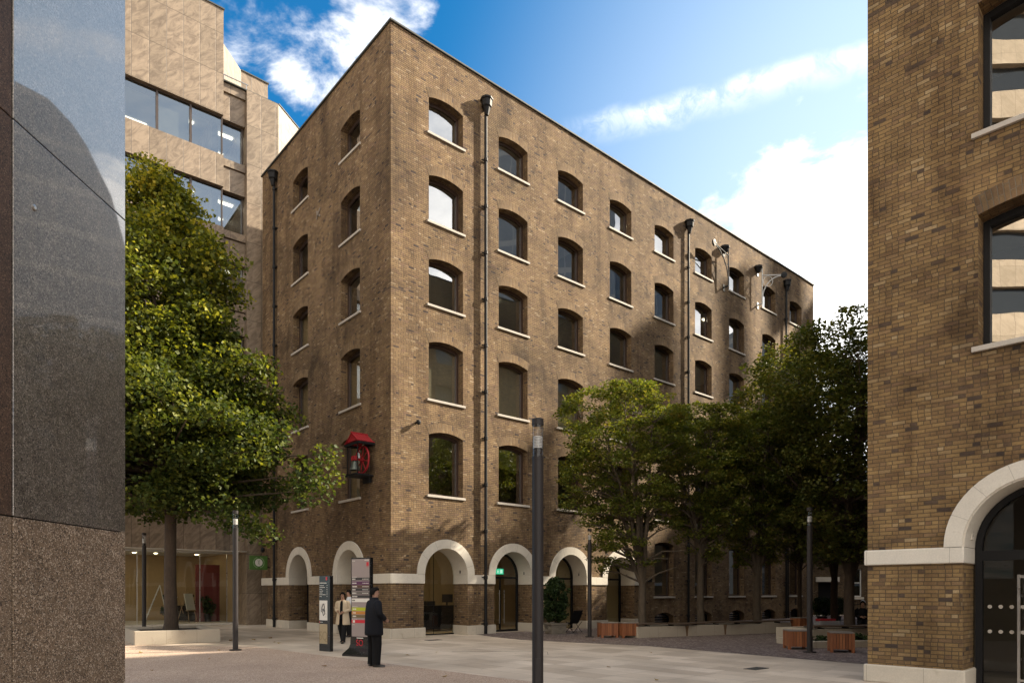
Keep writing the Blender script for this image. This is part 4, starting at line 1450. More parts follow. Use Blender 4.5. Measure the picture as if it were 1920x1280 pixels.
def make_tree(name, label, loc, group, prof, centre, depth, nclump, per, size, cl_r, mat, barkm, fork, rad, seed, up=0.5, limbs=7, hollow=0.45, lean=(0, 0), extra=(), trunk_h=None, flat=0.55, dens_low=1.0, shape=0.42, base_z=0.0, shell=False):
    rnd = random.Random(seed)
    t = thing(name, label, 'tree', loc, 0, group)
    z0, z1 = prof[0][0], prof[-1][0]
    rmax = max(r for _, r in prof)
    cl = []
    while len(cl) < nclump:
        z = rnd.uniform(z0, z1)
        r = interp(prof, z)
        if rnd.random() > (r / rmax) ** 1.2 + 0.06:
            continue
        fz = (z - z0) / (z1 - z0)
        if rnd.random() > dens_low + (1 - dens_low) * min(1, fz * 1.8):
            continue
        an = rnd.uniform(0, 2 * pi)
        hl = hollow + (.85 - hollow) * max(0, fz - .45) / .55 if shell else hollow
        q = (hl + (1 - hl) * rnd.random()) if rnd.random() < 0.8 else rnd.random()
        rr = r * q * (0.90 + 0.2 * math.sin(an * 3 + z * 1.7 + seed))
        cl.append(Vector((centre[0] + rr * cos(an), centre[1] + rr * sin(an) * depth, z)))
    cl += [Vector(e) for e in extra]
    # trunk and limbs
    tm = MB()
    f = Vector((lean[0], lean[1], fork))
    tr_pts = [Vector((0, 0, base_z)), Vector((0.02, 0, base_z + .25)), Vector((lean[0] * .3 - .02, lean[1] * .3, fork * .45)), f]
    tm.tube(tr_pts, [rad * 1.35, rad * 1.08, rad * .95, rad * .88], 14)
    nodes = [(f, rad * .8)]
    top_z = z1 - (z1 - z0) * .16
    for k in range(limbs):
        an = 2 * pi * k / limbs + rnd.uniform(-.3, .3)
        lead = (k == 0)
        zt = top_z if lead else rnd.uniform(z0 + (z1 - z0) * .45, top_z)
        rt = interp(prof, zt) * (0.15 if lead else rnd.uniform(.45, .8))
        e = Vector((centre[0] + rt * cos(an), centre[1] + rt * sin(an) * depth, zt))
        pts, rads = [], []
        st = f + Vector((0, 0, -rnd.uniform(0, .15))) if not lead else f
        for i in range(9):
            q = i / 8
            bow = q ** 1.5 if not lead else q
            p = Vector((st.x + (e.x - st.x) * (q * .45 + bow * .55), st.y + (e.y - st.y) * (q * .45 + bow * .55), st.z + (e.z - st.z) * q ** .92))
            if 0 < i:
                p += Vector((rnd.uniform(-1, 1), rnd.uniform(-1, 1), 0)) * .10 * min(1, rmax / 3)
            pts.append(p)
            rr = rad * (.78 if lead else .52) * (1 - q) ** .8 + .014
            rads.append(rr)
            if i > 0:
                nodes.append((p, rr))
        tm.tube(pts, rads, 8, caps=False)
    for c in cl:
        best, bd = None, 1e9
        for p, rr in nodes:
            if p.z < c.z + .2:
                dd = (p - c).length + max(0, p.z - c.z + .3) * 1.5
                if dd < bd:
                    bd, best = dd, (p, rr)
        if best is None:
            continue
        p, rr = best
        mid = (p + c) / 2 + Vector((rnd.uniform(-.15, .15), rnd.uniform(-.15, .15), rnd.uniform(0, .25)))
        r0 = min(rr * .6, .045 * (rad / .15))
        tm.tube([p, mid, c], [r0, r0 * .6, r0 * .25], 5, caps=False)
    tm.build('trunk', barkm, t, smooth=True)
    lst = []
    for c in cl:
        k = rnd.uniform(.7, 1.3)
        lst.append((tuple(c), (cl_r * k, cl_r * k * depth ** .5, cl_r * k * flat), int(per * k * k)))
    leaves_object('crown', mat, t, lst, size, up, seed, shape=shape, clip=(prof, centre, depth, 1.06) if shell else None)
    return t


make_tree('broadleaf_tree', 'tall broadleaf tree with its top painted sunlit yellow growing from the stone planter at left', (-11.75, 23.5, 0), 'trees of the courtyard',
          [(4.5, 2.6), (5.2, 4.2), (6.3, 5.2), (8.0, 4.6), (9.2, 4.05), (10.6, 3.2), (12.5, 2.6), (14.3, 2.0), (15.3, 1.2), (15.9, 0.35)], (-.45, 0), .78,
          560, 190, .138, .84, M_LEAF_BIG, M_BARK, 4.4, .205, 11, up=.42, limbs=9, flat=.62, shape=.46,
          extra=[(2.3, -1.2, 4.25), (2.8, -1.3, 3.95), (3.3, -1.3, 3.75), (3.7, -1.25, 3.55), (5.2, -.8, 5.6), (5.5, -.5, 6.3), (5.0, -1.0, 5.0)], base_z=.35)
HG = 'trees of the courtyard'
make_tree('hornbeam_tree', 'slender round topped tree nearest the white arches, leaning over the stone bench wall', (4.95, 25.9, 0), HG,
          [(2.3, .8), (3.2, 1.5), (4.2, 2.05), (5.5, 2.5), (7.2, 2.65), (8.3, 2.5), (9.0, 2.05), (9.4, 1.2), (9.5, .5)], (-.7, 0), .9,
          430, 84, .10, .42, M_LEAF_HORN, M_BARK_HORN, 2.0, .155, 21, up=.55, limbs=8, dens_low=.30, flat=.42, shell=True,
          extra=[(-1.9, -.3, 3.3), (-2.1, -.2, 2.9), (-1.6, -.4, 2.6), (1.0, -.4, 2.9), (1.5, -.5, 3.2), (1.2, -.5, 2.6)])
make_tree('hornbeam_tree', 'second slender tree along the stone bench wall, its trunk in front of a tall window', (7.6, 27.5, 0), HG,
          [(2.9, .9), (4.0, 1.6), (5.5, 2.0), (7.0, 2.15), (8.2, 2.0), (8.9, 1.4), (9.2, .5)], (.1, 0), .95,
          340, 84, .105, .42, M_LEAF_HORN, M_BARK_HORN, 2.6, .15, 33, up=.55, limbs=8, dens_low=.35, flat=.42, shell=True)
make_tree('hornbeam_tree', 'third slender tree behind the far end of the stone bench wall, with steeply rising limbs', (10.45, 29.1, 0), HG,
          [(2.8, .9), (4.2, 1.7), (5.8, 2.0), (7.2, 2.1), (8.4, 1.9), (9.1, 1.1), (9.3, .5)], (.0, 0), .95,
          340, 84, .11, .45, M_LEAF_HORN, M_BARK_HORN, 2.3, .17, 47, up=.55, limbs=9, dens_low=.4, flat=.42, shell=True)
make_tree('hornbeam_tree', 'thin young tree just left of the lamp post beside the slatted wooden boxes', (13.2, 31.3, 0), HG,
          [(3.2, 1.2), (5.0, 2.7), (8.0, 3.1), (10.8, 3.0), (12.0, 2.2), (12.6, .8)], (.0, 0), .9,
          290, 70, .13, .62, M_LEAF_DARK, M_BARK, 2.6, .10, 51, up=.55, limbs=8, flat=.45, shell=True)
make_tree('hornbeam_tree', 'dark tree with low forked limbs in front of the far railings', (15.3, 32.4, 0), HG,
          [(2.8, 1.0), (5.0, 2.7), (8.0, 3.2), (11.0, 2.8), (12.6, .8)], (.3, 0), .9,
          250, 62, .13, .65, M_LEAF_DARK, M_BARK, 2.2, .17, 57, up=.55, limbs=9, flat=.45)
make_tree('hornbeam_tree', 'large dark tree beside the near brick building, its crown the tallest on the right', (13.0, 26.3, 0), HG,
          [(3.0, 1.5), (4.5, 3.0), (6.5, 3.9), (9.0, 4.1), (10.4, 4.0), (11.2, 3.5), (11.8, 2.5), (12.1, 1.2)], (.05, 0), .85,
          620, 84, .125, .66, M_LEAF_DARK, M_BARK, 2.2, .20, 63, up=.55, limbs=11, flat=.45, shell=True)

# ================================================================== PLANTERS, BENCH WALLS, BOXES
def slab_wall(name, label, cat, a, b_, width, h, mat, soil=True):
    a, b_ = Vector(a), Vector(b_)
    L = (b_ - a).length
    rz = atan2(b_.y - a.y, b_.x - a.x)
    t = thing(name, label, cat, (a.x, a.y, 0), rz)
    return t, L


M_SOIL = plain('planter_soil', (0.035, 0.025, 0.018), 0.95, vary=.4, scale=12, bump=.8)
M_BENCH = plain('weathered_bench_timber', (0.075, 0.050, 0.034), 0.6, vary=.35, scale=9)
t, L = slab_wall('stone_planter', 'low rectangular stone planter holding the left broadleaf tree', 'planter', (-11.78, 21.3), (-9.72, 22.75), 3, .44, M_PLANTER)
mb = MB()
mb.box(0, L, 0, .22, 0, .44); mb.box(0, .22, .22, 3.2, 0, .44); mb.box(L - .22, L, .22, 3.2, 0, .44); mb.box(.22, L - .22, 2.98, 3.2, 0, .44)
mb.build('stone_walls', M_PLANTER, t, bevel=.012)
mb = MB(); mb.box(.22, L - .22, .22, 2.98, 0.01, .36); mb.build('soil', M_SOIL, t)


def bench_wall(label, a, b_, depth, h, gaps=(), wave=0.06):
    t, L = slab_wall('bench_wall', label, 'bench', a, b_, depth, h, M_PLANTER)
    mb = MB()
    mb.box(0, L, 0, .30, 0, h); mb.box(0, .3, .3, depth, 0, h); mb.box(L - .3, L, .3, depth, 0, h); mb.box(.3, L - .3, depth - .3, depth, 0, h)
    mb.build('stone_walls', M_PLANTER, t, bevel=.012)
    mb = MB(); mb.box(.3, L - .3, .3, depth - .3, .01, h - .06); mb.build('soil', M_SOIL, t)
    sb = MB()
    n = int(L / .25)
    rings = []
    for i in range(n + 1):
        x = L * i / n
        y0 = -.05 + wave * math.sin(x * 2.3) + .03 * math.sin(x * 5.1)
        z = h + .055 + .015 * math.sin(x * 1.9)
        rings.append([(x, y0, z), (x, y0 + .47, z), (x, y0 + .47, z + .05), (x, y0, z + .05)])
    sb.loft(rings)
    s = sb.build('seat', M_BENCH, t, bevel=.012)
    lg = MB()
    for i in range(int(L / 1.1)):
        x = .5 + i * 1.1
        lg.box(x, x + .07, .05, .30, h - .002, h + .045)
    lg.build('seat_supports', M_BLACK, t)
    return t


t = bench_wall('long low stone bench wall with wavy dark timber seat below the hornbeam trees', (4.56, 24.65), (11.5, 28.1), 1.9, .41)
st_ = MB()
for x in (2.25, 4.15):
    st_.prism([(x - .09, .405), (x + .09, .405), (x + .05, .22), (x + .035, .02), (x - .03, .02), (x - .05, .2)], -.004, -.001)
st_.build('rust_stain', plain('rusty_water_stain', (0.16, 0.095, 0.05), .85, vary=.3), t)
t = bench_wall('second stone bench wall with timber seat behind the right hand slatted boxes', (10.05, 22.8), (15.6, 25.0), 1.7, .42)

M_WOOD, tt = new_mat('red_brown_slats')
oc = tt.n('ShaderNodeTexCoord').outputs['Object']
rn = tt.n('ShaderNodeNewGeometry').outputs['Random Per Island']
g = tt.noise(tt.vm('MULTIPLY', oc, (30, 30, 2.5)), 1.5, 4, .6)
c = tt.ramp(tt.m('ADD', tt.m('MULTIPLY', g, .5), tt.m('MULTIPLY', rn, .5)), [(0.15, (0.12, 0.042, 0.020)), (0.5, (0.24, 0.085, 0.035)), (0.85, (0.36, 0.145, 0.060))])
out(tt, tt.n('ShaderNodeBsdfPrincipled', {'Base Color': c, 'Roughness': .5}))
M_GRANLID = plain('grey_granite_lid', (0.20, 0.18, 0.16), .6, vary=.2, scale=40)


def slat_box(loc, rz, label, size=.62, h=.56):
    t = thing('slatted_box', label, 'wooden box', loc, rz, 'slatted wooden boxes of the courtyard')
    mb = MB()
    hs = size / 2
    for side in range(4):
        M = Matrix.Rotation(side * pi / 2, 4, 'Z')
        n = 6
        sw = (size - .16) / n
        for i in range(n):
            x = -hs + .08 + i * sw
            mb.box(x + .006, x + sw - .006, -hs + .012, -hs + .035, .09, h - .03, M=M)
    mb.build('slats', M_WOOD, t)
    mb = MB(); mb.box(-hs + .04, hs - .04, -hs + .04, hs - .04, .10, h - .04); mb.build('liner', M_BLACK, t)
    for sx in (-1, 1):
        for sy in (-1, 1):
            lg = MB(); lg.box(-.04, .04, -.04, .04, 0, h - .03, M=Matrix.Translation((sx * (hs - .04), sy * (hs - .04), 0)))
            lg.build('leg', M_WOOD, t)
    mb = MB(); mb.box(-hs, hs, -hs, hs, h - .03, h); mb.build('lid', M_GRANLID, t, bevel=.004)
    return t


slat_box((3.52, 25.15, 0), R(8), 'slatted wooden box beside the lamp post, left of the pair at the long bench')
slat_box((4.22, 25.0, 0), R(14), 'slatted wooden box touching the left end of the long stone bench')
slat_box((8.38, 20.1, 0), R(-8), 'slatted wooden box right behind the lamp post by the near brick building')
slat_box((9.20, 19.1, 0), R(-18), 'slatted wooden box closest to the near brick building, below the large dark tree')
slat_box((11.85, 28.15, 0), R(27), 'small slatted wooden box at the far right end of the long stone bench', .5, .62)
tb = thing('flower_bed', 'low stone edged flower bed with small plants under the large dark tree', 'flower bed', (9.9, 20.9, 0), R(10))
mb = MB(); mb.box(-1.0, 2.2, -.4, -.2, 0, .20); mb.box(-1.0, -.8, -.2, 1.6, 0, .20); mb.box(2.0, 2.2, -.2, 1.6, 0, .2)
mb.build('stone_edging', M_PLANTER, tb, bevel=.01)
mb = MB(); mb.box(-.8, 2.0, -.2, 1.6, .005, .12); mb.build('soil', M_SOIL, tb)
leaves_object('plants', M_LEAF_BUSH, tb, [((random.uniform(-.7, 1.9), random.uniform(-.1, 1.4), .2), (.16, .16, .12), 40) for _ in range(26)], .09, .4, 5)

# ================================================================== LAMP POSTS
def lamp_post(loc, label):
    t = thing('lamp_post', label, 'lamp post', loc, 0, 'slim cylindrical lamp posts of the courtyard')
    mb = MB(); mb.lathe([(.17, .005), (.17, .03), (.155, .035)], 24); mb.build('base_plate', M_LAMP, t, smooth=True)
    mb = MB(); mb.lathe([(.076, .03), (.076, 3.46), (.080, 3.46), (.080, 3.49), (.055, 3.49)], 24); p = mb.build('pole', M_LAMP, t, smooth=True)
    mb = MB(); mb.box(-.035, .035, -.079, -.06, .45, .80); mb.build('access_door', M_LAMP, p, bevel=.004)
    mb = MB(); mb.lathe([(.056, 3.47), (.056, 3.60), (.045, 3.60)], 18); mb.build('lamp_holder', M_LAMP, t, smooth=True)
    mb = MB()
    for i in range(8):
        z = 3.605 + i * .020
        mb.lathe([(.066, z), (.060, z + .012), (.035, z + .012)], 18)
    mb.lathe([(.03, 3.60), (.03, 3.76)], 10)
    mb.build('louvre', M_LOUVRE, t, smooth=True)
    mb = MB()
    n = 24
    for i in range(n):
        a0, a1 = 2 * pi * i / n, 2 * pi * (i + 1) / n
        mb.face([(.074 * cos(a0), .074 * sin(a0), 3.485), (.074 * cos(a1), .074 * sin(a1), 3.485), (.074 * cos(a1), .074 * sin(a1), 3.915), (.074 * cos(a0), .074 * sin(a0), 3.915)])
    mb.build('glass', M_GLASS_CLEAR, t, smooth=True)
    mb = MB(); mb.lathe([(.078, 3.91), (.078, 3.995), (.07, 4.0)], 24); mb.build('cap', M_LAMP, t, smooth=True)
    return t


M_LOUVRE = plain('white_louvre', (0.70, 0.69, 0.66), .4)
l0 = lamp_post((.345, 9.15, 0), 'close lamp post standing alone in the middle, its foot below the photo')
for loc, lab in [((-7.92, 19.55, 0), 'blue grey lamp post at the right end of the left stone planter'),
                 ((-14.55, 27.0, 0), 'dark lamp post behind the left stone planter, left of the tree trunk'),
                 ((2.87, 25.25, 0), 'thin lamp post beside the two slatted boxes and the long bench wall'),
                 ((8.22, 18.85, 0), 'lamp post standing in front of the right hand slatted boxes')]:
    q = copy_tree(l0); q.location = loc; q['label'] = lab
for o in list(bpy.data.objects):
    pass

# ================================================================== POTTED BUSH AND SMALL GREENERY
pt = thing('potted_bush', 'tall clipped evergreen bush in a square carved stone pot by the arches', 'plant', (1.72, 27.25, 0), R(25))
mb = MB()
mb.loft([[(-.30, -.30, 0), (.30, -.30, 0), (.30, .30, 0), (-.30, .30, 0)], [(-.33, -.33, .36), (.33, -.33, .36), (.33, .33, .36), (-.33, .33, .36)], [(-.37, -.37, .38), (.37, -.37, .38), (.37, .37, .38), (-.37, .37, .38)], [(-.37, -.37, .44), (.37, -.37, .44), (.37, .37, .44), (-.37, .37, .44)]])
for sd in range(4):
    M = Matrix.Rotation(sd * pi / 2, 4, 'Z')
    mb.tube([M @ Vector((.19 * cos(a * pi / 8), -.335, .19 + .13 * sin(a * pi / 8))) for a in range(17)], .016, 6)
    mb.tube([M @ Vector((.09 * cos(a * pi / 8), -.33, .19 + .07 * sin(a * pi / 8))) for a in range(17)], .014, 6)
mb.build('pot', stone('carved_pot', (0.20, 0.18, 0.15), stain=.6), pt)
mb = MB(); mb.tube([(0, 0, .4), (.03, 0, 1.6)], .03, 6); mb.build('stem', M_BARK, pt)
random.seed(8)
cl = []
for i in range(150):
    z = random.uniform(.55, 2.15)
    r = .50 * min(1, (z - .35) / .35) * (1 if z < 1.75 else max(.15, (2.25 - z) / .5)) * random.uniform(.5, 1.0)
    a = random.uniform(0, 2 * pi)
    cl.append(((r * cos(a), r * sin(a), z), (.16, .16, .14), 40))
leaves_object('foliage', M_LEAF_BUSH, pt, cl, .085, .3, 9)


def ball_shrub(loc, r, label):
    t = thing('ball_shrub', label, 'shrub', loc, 0, 'clipped ball shrubs near the railings')
    mb = MB(); mb.lathe([(.20, 0), (.26, .40), (.28, .42), (.24, .42)], 14); mb.build('pot', M_DARK, t, smooth=True)
    cl = []
    for i in range(70):
        v = Vector((random.gauss(0, 1), random.gauss(0, 1), random.gauss(0, 1))).normalized() * r * random.uniform(.7, 1)
        cl.append(((v.x, v.y, .42 + r + v.z * 1.05), (.13, .13, .13), 34))
    leaves_object('foliage', M_LEAF_BUSH, t, cl, .07, .3, int(r * 100))
    return t


ball_shrub((15.9, 35.0, 0), .48, 'clipped ball shrub just right of the lamp post by the slatted boxes')
ball_shrub((16.75, 35.3, 0), .46, 'clipped ball shrub half hidden behind the forked dark tree trunk')

# railings and globe lamp by the far building
rl = thing('railings', 'black iron railings in front of the dark far building', 'railings', (16.9, 37.0, 0), R(6))
mb = MB(); mb.box(0, 5, -.02, .02, .95, .99); mb.box(0, 5, -.02, .02, .12, .16); mb.build('rails', M_BLACK, rl)
mb = MB()
for i in range(34): mb.tube([(i * .15, 0, 0), (i * .15, 0, 1.12), (i * .15, 0, 1.2)], [.011, .011, .002], 6)
mb.build('bars', M_BLACK, rl)
gl_ = thing('globe_lamp', 'small white globe lamp on a short black post near the railings', 'lamp', (18.4, 35.8, 0))
mb = MB(); mb.tube([(0, 0, 0), (0, 0, 1.0)], .025, 8); mb.build('post', M_BLACK, gl_)
mb = MB(); mb.lathe([(.01, 1.0), (.09, 1.04), (.12, 1.12), (.09, 1.2), (.01, 1.24)], 14); mb.build('globe', M_WHITE, gl_, smooth=True)

# cafe crates with red cloth, blue box, small table
M_BLUE = plain('blue_plastic', (0.015, 0.06, 0.28), .4)
M_GREYP = plain('grey_plastic', (0.30, 0.31, 0.33), .45)
ck = thing('bottle_crate', 'grey slatted crate with a red cloth on top, behind the lamp post', 'crate', (12.6, 27.3, 0), R(10))
mb = MB()
for i in range(7): mb.box(-.42 + i * .13, -.33 + i * .13, -.18, -.15, .02, .52)
mb.box(-.44, .48, -.15, .2, .02, .50); mb.build('crate_body', M_GREYP, ck)
mb = MB(); mb.box(-.40, .3, -.14, .18, .505, .60); mb.build('cloth', M_RED, ck, bevel=.02)
bx = thing('blue_box', 'blue plastic tub on the bench edge beside the seated person in black', 'tub', (13.72, 24.75, .475), R(15))
mb = MB(); mb.loft([[(-.15, -.12, 0), (.15, -.12, 0), (.15, .12, 0), (-.15, .12, 0)], [(-.18, -.14, .36), (.18, -.14, .36), (.18, .14, .36), (-.18, .14, .36)]]); mb.build('tub_body', M_BLUE, bx, bevel=.015)
mb = MB(); mb.box(-.195, .195, -.155, .155, .345, .375); mb.build('rim', M_BLUE, bx)

# chair beside the pot
cr = thing('folding_chair', 'black folding chair beside the potted bush, in front of the third arch', 'chair', (2.55, 28.1, 0), R(35))
mb = MB()
pts = []
for i in range(9):
    a = i / 8
    pts.append((.02 + .0 * a, .22 - .5 * a + .0, .40 + .55 * max(0, a - .35) ** 1.3 * 1.6 - .05 * math.sin(a * pi)))
rings = [[(-.24, y, z), (.24, y, z), (.24, y + .01, z + .015), (-.24, y + .01, z + .015)] for _, y, z in pts]
mb.loft(rings); mb.build('seat', M_BLACK, cr)
for sx in (-.22, .22):
    for d in (1, -1):
        mb = MB(); mb.tube([(sx, -.25 * d, .01), (sx, .25 * d, .46)], .012, 6); mb.build('leg', M_BLACK, cr)

# ================================================================== GROUND COVERS, LEAVES
def cover(loc, rz, sx, sy, label):
    t = thing('drain_cover', label, 'drain cover', loc, rz, 'iron covers set in the paving')
    mb = MB(); mb.box(-sx / 2, sx / 2, -sy / 2, sy / 2, .001, .010); mb.build('plate', M_DARKC, t)
    mb = MB()
    n = 7
    for i in range(n):
        x = -sx / 2 + sx * (i + .5) / n
        mb.box(x - .012, x + .012, -sy / 2 + .03, sy / 2 - .03, .010, .014)
    mb.build('ribs', M_DARKC, t)


M_DARKC = plain('dull_cast_iron', (0.055, 0.052, 0.048), .6)
cover((5.35, 14.95, 0), RZ, .55, .30, 'dark iron drain cover in the paving near the right building')
cover((-2.73, 23.7, 0), RZ, .55, .32, 'dark iron cover in the paving before the white arches')
M_FALL = leaf_material('fallen_leaf', [(0, (0.14, 0.06, 0.02)), (.5, (0.28, 0.16, 0.04)), (1, (0.33, 0.25, 0.07))])
rg = np.random.default_rng(3)
cl = []
for _ in range(12):
    x, y = rg.uniform(-9, 7), rg.uniform(11.5, 24)
    cl.append(((x, y, .022), (.02, .02, .008), 1))
for _ in range(9):
    cl.append(((rg.uniform(-12, -7), rg.uniform(18, 25), .022), (.02, .02, .008), 1))
fl = leaves_object('fallen_leaves', M_FALL, None, cl, .13, .85, 4)
tag(fl, 'few brown fallen leaves scattered over the paving', 'leaves', kind='stuff')
sl = MB(); sl.box(-1.35, 1.35, -.006, .006, .0005, .003); sl.box(1.338, 1.35, -.9, .0, .0005, .003)
so = sl.build('access_slab', M_DARKC); so.location = (-.35, 19.2, 0); so.rotation_euler = (0, 0, R(-2))
tag(so, 'thin dark slot drain line in the pale paving left of the close lamp post', 'drain')

# ================================================================== PEOPLE
M_SKIN = plain('skin', (0.36, 0.20, 0.135), .55, vary=.06)
M_SKIN2 = plain('light_brown_skin', (0.30, 0.165, 0.105), .55, vary=.06)
M_HAIR = plain('black_hair', (0.008, 0.007, 0.007), .8, vary=.3, scale=60, bump=.4, spec=.12)
M_NAVY = plain('navy_jacket', (0.005, 0.006, 0.010), .8, spec=.25, vary=.35, scale=7, bump=.5, bscale=14)
M_TROUSER = plain('black_trousers', (0.006, 0.006, 0.007), .85, spec=.2, vary=.3, scale=7, bump=.5, bscale=14)
M_COAT = plain('cream_coat', (0.46, 0.37, 0.26), .75, vary=.15, scale=8, bump=.5, bscale=14)
M_SHIRT = plain('white_shirt', (0.62, 0.63, 0.66), .7, vary=.08, scale=8, bump=.4, bscale=16)
M_SHOE = plain('black_shoes', (0.012, 0.011, 0.011), .3, vary=.2)
M_EYE = plain('dark_eyes', (0.015, 0.010, 0.008), .3)


def V(*a): return Vector(a)


def skin_body(parent, J, mat):
    """one continuous body surface grown over a skeleton; J: joints in metres, z up, facing +y"""
    vs, rs, es = [], [], []

    def add(p, r, prev=None):
        vs.append(tuple(p)); rs.append(r if isinstance(r, tuple) else (r, r))
        if prev is not None: es.append((prev, len(vs) - 1))
        return len(vs) - 1
    pel = add(J['pelvis'], (.125, .10))
    sp = add((J['pelvis'] + J['chest']) / 2, (.115, .09), pel)
    chs = add(J['chest'], (.135, .10), sp)
    nb = add(J['neck'], .058, chs)
    up = (J['head'] - J['neck']).normalized()
    fw = J['face']
    h0 = add(J['head'] - up * .055 + fw * .012, (.060, .066), nb)
    h1 = add(J['head'] + up * .015, (.074, .092), h0)
    h2 = add(J['head'] + up * .085, (.060, .074), h1)
    no = add(J['head'] - up * .012 + fw * .10, .014, h1)
    for s in ('L', 'R'):
        sh = add(J['shoulder' + s] * 1.0, .050, chs)
        el = add(J['elbow' + s].lerp(J['shoulder' + s].lerp(J['hand' + s], .5), .15), .034, sh)
        wr = add(J['hand' + s] - (J['hand' + s] - J['elbow' + s]).normalized() * .085, .027, el)
        d = (J['hand' + s] - J['elbow' + s]).normalized()
        side = J['palm' + s].normalized()
        nn = d.cross(side).normalized()
        pm = add(J['hand' + s] - d * .02, (.036, .018), wr)
        for k, (o_, ln) in enumerate(((-.027, .060), (-.009, .072), (.009, .078), (.027, .070))):
            a = add(J['hand' + s] + d * .035 + side * o_, .0095, pm)
            bb_ = add(J['hand' + s] + d * (.035 + ln * .5) + side * o_ * 1.1 + nn * .012, .0088, a)
            add(J['hand' + s] + d * (.035 + ln * .82) + side * o_ + nn * .036, .0078, bb_)
        t1 = add(J['hand' + s] + d * .0 + side * .045 + nn * .008, .0105, pm)
        add(J['hand' + s] + d * .035 + side * .055 + nn * .028, .009, t1)
        hp = add(J['hip' + s], .088, pel)
        kn = add(J['knee' + s], .056, hp)
        an = add(J['ankle' + s], .032, kn)
        add(J['ankle' + s].lerp(J['toe' + s], .6) - V(0, 0, .012), .020, an)
    me = bpy.data.meshes.new('person')
    me.from_pydata(vs, es, [])
    me.materials.append(mat)
    o = bpy.data.objects.new('body', me)
    link(o, parent)
    sk = o.modifiers.new('skin', 'SKIN')
    for sv, r in zip(me.skin_vertices[0].data, rs):
        sv.radius = r
    me.skin_vertices[0].data[0].use_root = True
    sk.use_smooth_shade = True
    ss = o.modifiers.new('sub', 'SUBSURF'); ss.levels = ss.render_levels = 2
    return o


def ring(c, rx, ry, n=18, open_=0.0, yaw=0.0):
    out_ = []
    for k in range(n):
        if open_:
            a = R(90) + open_ + (2 * pi - 2 * open_) * k / (n - 1)
        else:
            a = 2 * pi * k / n
        x, y = rx * cos(a), ry * sin(a)
        out_.append(V(c[0] + x * cos(yaw) - y * sin(yaw), c[1] + x * sin(yaw) + y * cos(yaw), c[2]))
    return out_


def open_loft(mb, rings, th=.012):
    n = len(rings[0])
    for i in range(len(rings) - 1):
        for k in range(n - 1):
            mb.face([rings[i][k], rings[i][k + 1], rings[i + 1][k + 1], rings[i + 1][k]])


def smooth_path(a, b_, c, n=6):
    pts = []
    for i in range(n + 1):
        q = i / n
        pts.append(a.lerp(b_, q) .lerp(b_.lerp(c, q), q) * .25 + (a.lerp(b_, q * 2) if q <= .5 else b_.lerp(c, q * 2 - 1)) * .75)
    return pts


